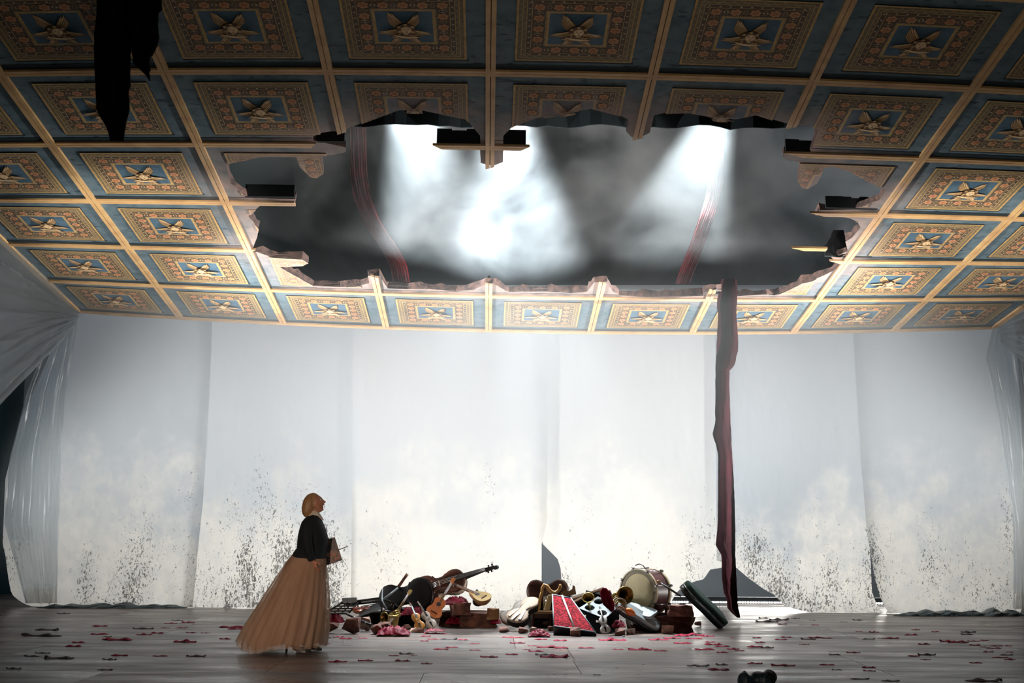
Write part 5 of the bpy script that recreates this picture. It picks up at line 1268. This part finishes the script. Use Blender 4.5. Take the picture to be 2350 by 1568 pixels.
cushion('lining', [bl, mb_.lerp(bl, .03), mt_.lerp(tl, .05), tl]); cushion('lining', [mb_.lerp(br, .05), br, tr_, mt_.lerp(tr_, .08)])
bm = bmesh.new(); add_tube(bm, [mb_ + nrm * .02, mt_ + nrm * .02], .014, 6); from_bm('divider', bm, M_WHITEV, pc)
for A, B in ((bl, tl), (tl, tr_), (tr_, br), (br, bl)): bm = bmesh.new(); add_tube(bm, [A + nrm * .008, B + nrm * .008], .009, 6); from_bm('rim', bm, M_CASE, pc)
# black chest with a silver board of four octagonal holes
bx = empty('holed_chest', flr(1376, 1440), label='black chest whose silver top has four octagonal holes', cat='chest', group=GR); O = bx.location
cl, ct, cr, cb = [p - O for p in (at(1328, 1396, 17.95), at(1372, 1369, 18.45), at(1421, 1391, 18.2), at(1388, 1420, 17.75))]
def bl4(s, t_): return cb.lerp(cr, s).lerp(cl.lerp(ct, s), t_)
up_ = (cr - cb).cross(cl - cb).normalized(); up_ = up_ if up_.z > 0 else -up_
bm = bmesh.new()
for i in range(2):
    for j in range(2):
        s0, t0 = i * .5, j * .5; outp = [(s0 + .5 * x, t0 + .5 * y) for x, y in ((0, 0), (.5, 0), (1, 0), (1, .5), (1, 1), (.5, 1), (0, 1), (0, .5))]
        inn = [(s0 + .25 + .175 * math.cos(a), t0 + .25 + .175 * math.sin(a)) for a in [math.radians(225 + 45 * q) for q in range(8)]]
        A = [bm.verts.new(bl4(*p)) for p in outp]; B = [bm.verts.new(bl4(*p)) for p in inn]; C = [bm.verts.new(bl4(*p) - up_ * .03) for p in inn]
        for q in range(8): bm.faces.new((A[q], A[(q + 1) % 8], B[(q + 1) % 8], B[q])); bm.faces.new((B[q], B[(q + 1) % 8], C[(q + 1) % 8], C[q]))
from_bm('silver_board', bm, M_SILVER, bx, norm=True)
bm = bmesh.new(); tp_ = [bm.verts.new(p - up_ * .006) for p in (cb, cr, ct, cl)]; lw = [bm.verts.new(Vector((p.x, p.y, .0))) for p in (cb, cr, ct, cl)]
lw2 = [bm.verts.new(p - up_ * .08) for p in (cb, cr, ct, cl)]; bm.faces.new(lw); bm.faces.new(lw2)
for q in range(4): bm.faces.new((tp_[q], tp_[(q + 1) % 4], lw[(q + 1) % 4], lw[q]))
from_bm('chest_body', bm, M_CASEB, bx, norm=True)
for q in (.25, .75):
    P = cb.lerp(cl, q) - Vector((0, 0, .07)); bm = bmesh.new(); add_box(bm, P + Vector((-.01, -.008, 0)), (.04, .014, .03)); from_bm('latch', bm, M_STEEL, bx)
# brass
P = at(1350, 1372, 17.8); t = empty('trumpet', P, horn_frame(P, (.12, .75, -.6)), 'small brass trumpet bell rising from the right heap', 'trumpet', GR); bell_horn(t, .078, .26, [(0, 0, .25), (0, 0, .34), (.03, .02, .40)])
P = at(1434.5, 1367, 17.85); t = empty('french_horn', P, horn_frame(P, (-.28, .93, .05)), 'large dark brass horn bell in front of the drum', 'horn', GR)
bell_horn(t, .118, .28, [(0, 0, .27), (-.03, 0, .34), (-.10, .02, .36), (-.16, .03, .30), (-.17, .02, .20), (-.12, 0, .14)])
for q in range(2): bm = bmesh.new(); add_tube(bm, [(-.12 + .09 * math.cos(a), .02 + q * .03, .24 + .09 * math.sin(a)) for a in [2 * PI * i / 14 for i in range(15)]], .012, 8, caps=False); from_bm('coil', bm, M_BRASS, t)
# bass drum
dn = Vector((-.69, -.72, -.04)).normalized(); DR, DD = .305, .33
dr = empty('bass_drum', at(1464.5, 1359, 18.3), axes(Vector((0, 0, 1)), dn), 'old bass drum with a maroon shell and a yellowed skin', 'drum', GR)
bm = bmesh.new(); add_lathe(bm, [(DR, -.03), (DR, -DD + .03)], 40, caps=False); from_bm('shell', bm, M_MAROON, dr)
for z0, z1 in ((.012, -.035), (-DD + .035, -DD - .012)):
    bm = bmesh.new(); add_lathe(bm, [(DR - .002, z0), (DR + .014, z0), (DR + .014, z1), (DR - .002, z1), (DR - .002, z0)], 40, caps=False); from_bm('hoop', bm, M_HOOP, dr)
for z, s in ((0, 1), (-DD, -1)):
    bm = bmesh.new(); add_lathe(bm, [(DR - .002, z), (DR * .6, z + .004 * s), (.001, z + .006 * s)], 40, caps=False); from_bm('drum_skin', bm, M_SKINH, dr)
bm = bmesh.new(); add_lathe(bm, [(DR - .002, .003), (DR * .82, .0055)], 40, caps=False); from_bm('skin_rim_shadow', bm, mat('skin_shadow_band', (.20, .17, .10), (.14, .12, .07), 6), dr)  # shadow along the hoop, put in as a darker ring on the skin
for q in range(8):
    a = 2 * PI * (q + .35) / 8; c, s = math.cos(a), math.sin(a); rr = DR + .024
    bm = bmesh.new(); add_tube(bm, [(c * rr, s * rr, .03), (c * rr, s * rr, -DD - .03)], .006, 6); rod = from_bm('tension_rod', bm, M_STEEL, dr)
    for z in (.0, -DD): bm = bmesh.new(); add_box(bm, (c * (DR + .018), s * (DR + .018), z), (.03, .03, .05), Matrix.Rotation(a, 3, 'Z')); from_bm('claw', bm, M_EBONY, rod)
bm = bmesh.new(); add_tube(bm, [(DR + .015, -.10, -.04), (DR + .055, -.05, -.05), (DR + .075, .02, -.06), (DR + .06, .09, -.08), (DR + .05, .12, -.10)], .008, 7); from_bm('carrying_handle', bm, M_EBONY, dr)
# stick, cases
t, L = put('drum_stick', 'black stick with a wooden tip resting between drum and green case', 'stick', at(1563, 1369, 17.9), at(1507, 1333, 17.95), (0, -1, .3), GR)
bm = bmesh.new(); add_tube(bm, [(0, 0, 0), (L * .86, 0, 0)], .014, 8); from_bm('shaft', bm, M_EBONY, t); bm = bmesh.new(); add_tube(bm, [(L * .86, 0, 0), (L * .95, 0, 0), (L, 0, 0)], [.018, .024, .012], 8); from_bm('tip', bm, M_TAN, t)
t, L = put('violin_case', 'dark green violin case propped up at the right end of the right heap', 'violin case', flr(1646, 1436, .03), at(1560, 1354, 18.55), (.74, -.22, .62), GR)
inst_case(t, L, .17, M_CASEG, M_CASEB, .60)
bm = bmesh.new(); add_box(bm, (L * .985, .0, .13), (.012, .05, .03)); from_bm('tag', bm, mat('yellow_tag', (.7, .65, .1), None, 9), t)
t, L = put('violin_case', 'light grey violin case sloping down at the front of the right heap', 'violin case', flr(1502, 1450, .01), at(1411, 1397, 17.95), (.10, -.58, .80), GR)
inst_case(t, L, .14, M_CASE, M_CASEB, .58)
t, L = put('case_lid', 'flat grey case lid lying behind the light grey violin case', 'case lid', at(1502, 1416, 17.95), at(1434, 1392, 18.25), (.12, -.62, .78), GR)
inst_case(t, L, .045, M_CASE, M_CASE, .80, latches=False)
P = at(1446, 1405, 17.72); t = empty('gourd_rattle', P, axes((.75, .3, -.4), (0, -.5, .9)), 'glossy orange gourd rattle tucked between the two grey cases', 'rattle', GR)
bm = bmesh.new(); add_lathe(bm, [(.001, -.075), (.03, -.068), (.05, -.03), (.05, .01), (.035, .05), (.016, .075), (.012, .09)], 16, Matrix.Rotation(PI / 2, 4, 'Y')); from_bm('gourd', bm, mat('orange_gourd', (.85, .22, .03), (.7, .15, .02), 8, rough=.3, coat=.4), t)
bm = bmesh.new(); add_tube(bm, [(-.07, 0, 0), (-.19, 0, 0)], .012, 8); from_bm('handle', bm, M_TAN, t)
P = at(1424, 1387, 17.75); t = empty('tambourine', P, axes((1, .1, .2), (.2, -.8, .4)), 'pale tambourine hoop standing beside the horn bell', 'tambourine', GR)
bm = bmesh.new(); add_lathe(bm, [(.072, -.02), (.080, -.02), (.080, .02), (.072, .02), (.072, -.02)], 28, caps=False); from_bm('hoop', bm, M_PALE, t)
for q in range(5): a = 2 * PI * q / 5; bm = bmesh.new(); add_lathe(bm, [(.012, -.003), (.012, .003)], 10, Matrix.Translation((.077 * math.cos(a), .077 * math.sin(a), 0)) @ Matrix.Rotation(PI / 2, 4, 'X')); from_bm('jingle', bm, M_STEEL, t)
t, L = put('violin', 'white violin leaning against the holed chest', 'violin', flr(1391, 1455, .015), at(1376, 1395, 17.75), (-.05, -.82, .6), GR)
string_inst(t, L / 1.62, M_WHITEV, M_WHITEV, M_PALE, hb=.11, mn=M_WHITEV)
# loose wood
def plank(label, a, b, Y, wd, th, m):
    t, L = put('wooden_bar', label, 'wood', at(*a, Y), at(*b, Y + .05), (0, -.7, .7), GR); bm = bmesh.new(); add_box(bm, (L / 2, 0, 0), (L, wd, th)); bmesh.ops.bevel(bm, geom=list(bm.edges), offset=.004, segments=1, affect='EDGES'); t2 = from_bm('bar', bm, m, t)
plank('upper tan wooden bar left of the small trumpet', (1310, 1374), (1342, 1365), 18.45, .05, .03, M_PALE); plank('lower brown wooden bar left of the small trumpet', (1316, 1383), (1342, 1370), 18.35, .035, .03, M_TAN); plank('long wooden bar running up behind the red cloth', (1352, 1363), (1386, 1351), 18.85, .04, .03, M_TAN)
t, L = put('wooden_bracket', 'notched brown wooden bracket behind the red lined case', 'wood', at(1286, 1362, 18.8), at(1320, 1355, 18.8), (0, -1, .2), GR)
bm = bmesh.new(); add_prism(bm, [(0, -.05), (L, -.06), (L * 1.02, .05), (L * .9, .07), (L * .82, .02), (L * .6, .0), (L * .3, .02), (0, .0)], 0, .05); from_bm('bracket', bm, M_TAN, t)
# red cloth over the chest
o = strip('red_cloth', '', [(1350, 1383), (1358, 1377), (1372, 1379), (1388, 1384), (1398, 1396), (1404, 1402)], [(1350, 1391), (1358, 1400), (1372, 1405), (1388, 1410), (1398, 1410), (1404, 1409)], 17.7, M_CLOTH, 3.0, ns=12, nt_=24)
tag(o, 'crimson cloth hanging over the holed chest', 'cloth', 'red cloths in the heaps')
cloth('crimson cloth crumpled before the lined case', 1212, 1262, 1446, 1460, 17.15, 11.0, depth=.2); cloth('crimson cloth under the holed chest', 1405, 1436, 1424, 1440, 17.6, 12.0, depth=.2)
block('stone_block', 'reddish stone block on top of the stones beside the green case', 1530, 1584, 1390, 1414, 18.1, 21, M_STONE, .34, .1)
block('stone_slab', 'dark stone slab below the reddish block', 1500, 1586, 1413, 1436, 18.25, 22, M_DKBROWN, .42, 0, floor_=True)
block('stone_block', 'dark stone block under the bass drum', 1446, 1520, 1406, 1438, 18.6, 23, M_DKBROWN, .45, .1, floor_=True)
block('stone_block', 'dark stone block under the brown cello', 1216, 1300, 1384, 1432, 19.1, 24, M_BLACKV, .35, 0, floor_=True)
block('stone_block', 'dark stone block under the wooden bracket', 1288, 1346, 1370, 1430, 18.95, 25, M_BLACKV, .3, 0, floor_=True)
block('stone_block', 'dark stone block behind the holed chest', 1347, 1402, 1364, 1428, 18.95, 26, M_BLACKV, .3, 0, floor_=True)
RKS = [(1518, 1547, 1435, 1456, 'lone pinkish stone on the floor right of the grey case', M_STONEL), (1412, 1436, 1442, 1460, 'reddish stone in front of the white violin at right', M_STONE), (1436, 1460, 1440, 1457, 'tan stone under the slope of the grey case', M_STONEL), (1406, 1418, 1437, 1448, 'little stone beside the white violin', M_STONE),
       (1516, 1549, 1423, 1437, 'long reddish stone before the dark slab', M_STONE), (1558, 1577, 1422, 1437, 'tan stone before the dark slab', M_STONEL), (1594, 1611, 1425, 1438, 'small stone behind the foot of the green case', M_STONE), (1144, 1172, 1438, 1453, 'brown stone at the far left of the right heap', M_STONE),
       (1187, 1213, 1437, 1455, 'brown stone under the pale cello body', M_STONE), (1227, 1250, 1444, 1461, 'sharp brown stone in front of the stool', M_STONEL), (1241, 1266, 1421, 1440, 'pale pink stone under the stool', M_STONEL), (1215, 1232, 1439, 1452, 'small pale stone between cello and stool', M_STONEL), (1307, 1335, 1437, 1462, 'tall brown stone chunk in front of the red lined case', M_STONE), (1256, 1272, 1436, 1449, 'small brown stone left of the red lined case', M_STONE)]
for i, (a, b, c, d, lb, m) in enumerate(RKS): rock('stone', lb, a, b, c, d, 40 + i, m)

# ================================================================== SCRAPS ON THE FLOOR
M_SCRAP = mat('crimson_scrap', (0.40, 0.010, 0.055), (0.24, 0.005, 0.028), 9, rough=.7, spec=.15); M_SCRAPD = mat('dark_scrap', (0.05, 0.006, 0.012), (0.012, 0.006, 0.008), 9, rough=.7)
def scrap_mesh(seed, m):
    r = random.Random(seed); bm = bmesh.new(); n = 10; top = []
    pts = []
    for i in range(n + 1):
        x = -.5 + i / n; w1, w2 = .10 + .10 * r.random(), .10 + .12 * r.random()
        if i in (0, n): w1 *= .4; w2 *= .4
        z = max(.008, .05 * math.sin(i * 1.1 + seed) * r.random() + .03 * r.random() + .01); pts.append(((x, -w1 * 2, max(.006, z * r.random())), (x + .02, 0, z + .02), (x, w2 * 2, max(.006, z * r.random()))))
    V = [[bm.verts.new(p) for p in q] for q in pts]
    for A, B in zip(V, V[1:]):
        for k in range(2): bm.faces.new((A[k], B[k], B[k + 1], A[k + 1]))
    ret = bmesh.ops.extrude_face_region(bm, geom=list(bm.faces))
    for v in [g for g in ret['geom'] if isinstance(g, bmesh.types.BMVert)]: v.co.z = max(0.0, v.co.z - .02)
    bmesh.ops.recalc_face_normals(bm, faces=bm.faces)
    me = bpy.data.meshes.new('fabric_scrap'); bm.to_mesh(me); bm.free(); me.materials.append(m); return me
SM = [scrap_mesh(i, M_SCRAP) for i in range(7)]; SMD = [scrap_mesh(20 + i, M_SCRAPD) for i in range(4)]
LFT = [(290, 58, 50, 1), (215, 132, 90, 1), (190, 160, 160, 1), (455, 115, 60), (455, 152, 65), (490, 163, 35, 1), (535, 178, 120), (360, 190, 50), (335, 208, 60), (195, 238, 60, 1), (145, 253, 60, 1), (270, 263, 110, 1), (62, 310, 60, 1), (480, 315, 60, 1), (500, 268, 55, 1), (545, 250, 65), (735, 252, 60), (895, 253, 75, 1), (655, 127, 80, 1), (780, 102, 50), (860, 99, 50), (810, 89, 45, 1), (755, 123, 35), (830, 123, 45), (660, 154, 60), (720, 147, 50), (875, 145, 40), (940, 146, 35), (845, 188, 90), (1030, 174, 45), (1060, 120, 100), (1075, 128, 60), (645, 92, 10, 1), (990, 40, 16, 1)]
MID = [(1510, 168, 40, 1), (1545, 165, 40), (1580, 173, 50), (1490, 195, 35), (1660, 170, 40), (1945, 161, 40), (1970, 148, 60), (2020, 150, 40), (1940, 184, 35), (1980, 175, 45), (2050, 175, 70, 1), (2115, 178, 40), (2170, 195, 40), (2065, 212, 50), (2015, 221, 60), (2170, 225, 45), (2235, 256, 70), (1545, 278, 75), (1670, 273, 60), (1800, 250, 40), (1860, 243, 60, 1), (1890, 250, 30), (1840, 274, 60), (1950, 287, 45), (2320, 166, 50), (2340, 245, 50)]
RGT = [(30, 168, 65), (35, 193, 60), (140, 176, 50), (230, 182, 55), (105, 205, 40), (75, 222, 30), (185, 212, 110), (235, 216, 60), (120, 231, 60), (20, 242, 30), (150, 246, 60, 1), (200, 256, 110), (240, 253, 60), (350, 215, 65), (470, 180, 110), (480, 163, 80, 1), (495, 222, 45), (595, 224, 95), (690, 228, 55), (680, 178, 80), (740, 170, 70), (785, 160, 60), (830, 157, 100), (860, 150, 30, 1), (905, 161, 55), (840, 172, 70), (790, 194, 70), (915, 188, 40), (930, 200, 70), (890, 222, 80), (970, 208, 60), (1020, 220, 50), (1050, 227, 40), (970, 236, 45), (1120, 210, 60), (1175, 213, 55, 1), (1020, 169, 20), (1130, 168, 35), (1145, 190, 40), (970, 292, 50, 1), (955, 314, 85), (860, 297, 90, 1), (490, 306, 12, 1), (205, 336, 14, 1), (255, 338, 12, 1), (400, 338, 30, 1), (585, 335, 12, 1), (610, 290, 12, 1)]
FAR = [(1265, 166, 45), (1240, 177, 50), (1365, 175, 60, 1), (1400, 168, 60), (1450, 170, 40), (1345, 199, 40), (1175, 95, 90, 1), (1230, 87, 80, 1), (1160, 78, 40, 1), (1245, 106, 40), (1305, 80, 35, 1), (1385, 88, 30, 1), (1395, 110, 30), (1525, 96, 30, 1), (1595, 140, 30), (1665, 143, 40), (1590, 88, 40, 1), (1640, 174, 50, 1), (1700, 170, 30), (1745, 171, 60), (1855, 132, 35), (1835, 155, 50), (1945, 141, 30), (2095, 143, 60, 1), (2090, 153, 50, 1), (1895, 198, 50), (2000, 185, 60), (2050, 190, 80), (2120, 184, 50), (2170, 180, 35), (2125, 202, 45), (2165, 211, 30), (2225, 206, 50), (2210, 216, 60), (2190, 233, 45), (2280, 205, 30), (2285, 234, 30), (2270, 247, 50, 1), (2240, 258, 60), (2285, 268, 45), (1570, 236, 55), (1485, 246, 45, 1), (1905, 247, 70, 1), (1900, 268, 40), (1845, 252, 50), (2130, 283, 50), (1450, 292, 60), (1250, 295, 95), (1120, 286, 60), (1495, 315, 40, 1), (1640, 305, 55), (1645, 320, 50), (1600, 357, 75, 1), (2165, 367, 140, 1), (1740, 366, 70, 1)]
def scatter(lst, x0, zone, seed):
    r = random.Random(seed); ys = sorted(q[1] for q in lst); c1, c2 = ys[len(ys) // 3], ys[2 * len(ys) // 3]; cnt = {}
    for q in sorted(lst):
        px, py, wd = x0 + q[0] * .5021, 1380 + q[1] * .5021, q[2] * .5021; dk_ = len(q) > 3
        P = flr(px, py); me = r.choice(SMD if dk_ else SM); o = link('fabric_scrap', me); L_ = max(.03, wd * mpp(P.y)); o.location = (P.x, P.y, .001)
        L_ *= 1.12; o.scale = (L_, min(.22, L_ * r.uniform(.55, .9)), min(.42, L_ * r.uniform(.8, 1.6))); o.rotation_euler = (0, 0, r.uniform(-.12, .12) + (PI if r.random() < .5 else 0))
        band = 'far' if q[1] < c1 else 'middle' if q[1] < c2 else 'near'; k = (band, dk_); cnt[k] = cnt.get(k, 0) + 1
        tag(o, '%s %s scrap from left on %s floor %s' % (ORD[cnt[k] - 1], 'dark' if dk_ else 'crimson', band, zone), 'fabric scrap', 'fabric scraps ' + zone)
scatter(LFT, 0, 'to the left of the woman', 1); scatter(MID, 0, 'in front of the left heap', 2); scatter(RGT, 1170, 'in front of the right heap', 3); scatter(FAR, 1170, 'at the right of the stage', 4)
# crumpled boot at the front edge
bt = empty('crumpled_bundle', flr(1735, 1578), label='crumpled dark bluish leather bundle lying at the very front edge of the stage', cat='bundle')
M_BOOT = mat('dark_blue_leather', (0.018, 0.034, 0.045), (0.05, 0.075, 0.09), 14, rough=.4, bump=.6, bscale=25); k = mpp(11.4)
def lump(nm, cx, cy, cz, rx, ry, rz, seed, m, parent):
    bm = bmesh.new(); bmesh.ops.create_icosphere(bm, subdivisions=3, radius=1)
    for v in bm.verts: n_ = 1 + .22 * wr(v.co.x * 1.8 + seed, v.co.y * 1.8, v.co.z * 1.8); v.co = Vector((cx + v.co.x * rx * n_, cy + v.co.y * ry * n_, max(.002, cz + v.co.z * rz * n_)))
    return from_bm(nm, bm, m, parent, True)
lump('rounded_end', -26 * k, 0, .05, 17 * k, .06, .085, 1, M_BOOT, bt); lump('crumpled_side', 12 * k, .02, .06, 30 * k, .08, .075, 2, M_BOOT, bt)
bm = bmesh.new(); add_lathe(bm, [(.055, 0), (.068, .02), (.066, .10), (.052, .10), (.048, .02)], 18, Matrix.Translation((24 * k, -.01, .055)) @ Matrix.Rotation(-1.2, 4, 'X') @ Matrix.Rotation(.5, 4, 'Y')); from_bm('dark_opening', bm, M_BLACKV, bt, norm=True)
lump('flat_base', 0, -.01, .012, 42 * k, .075, .018, 3, M_EBONY, bt)
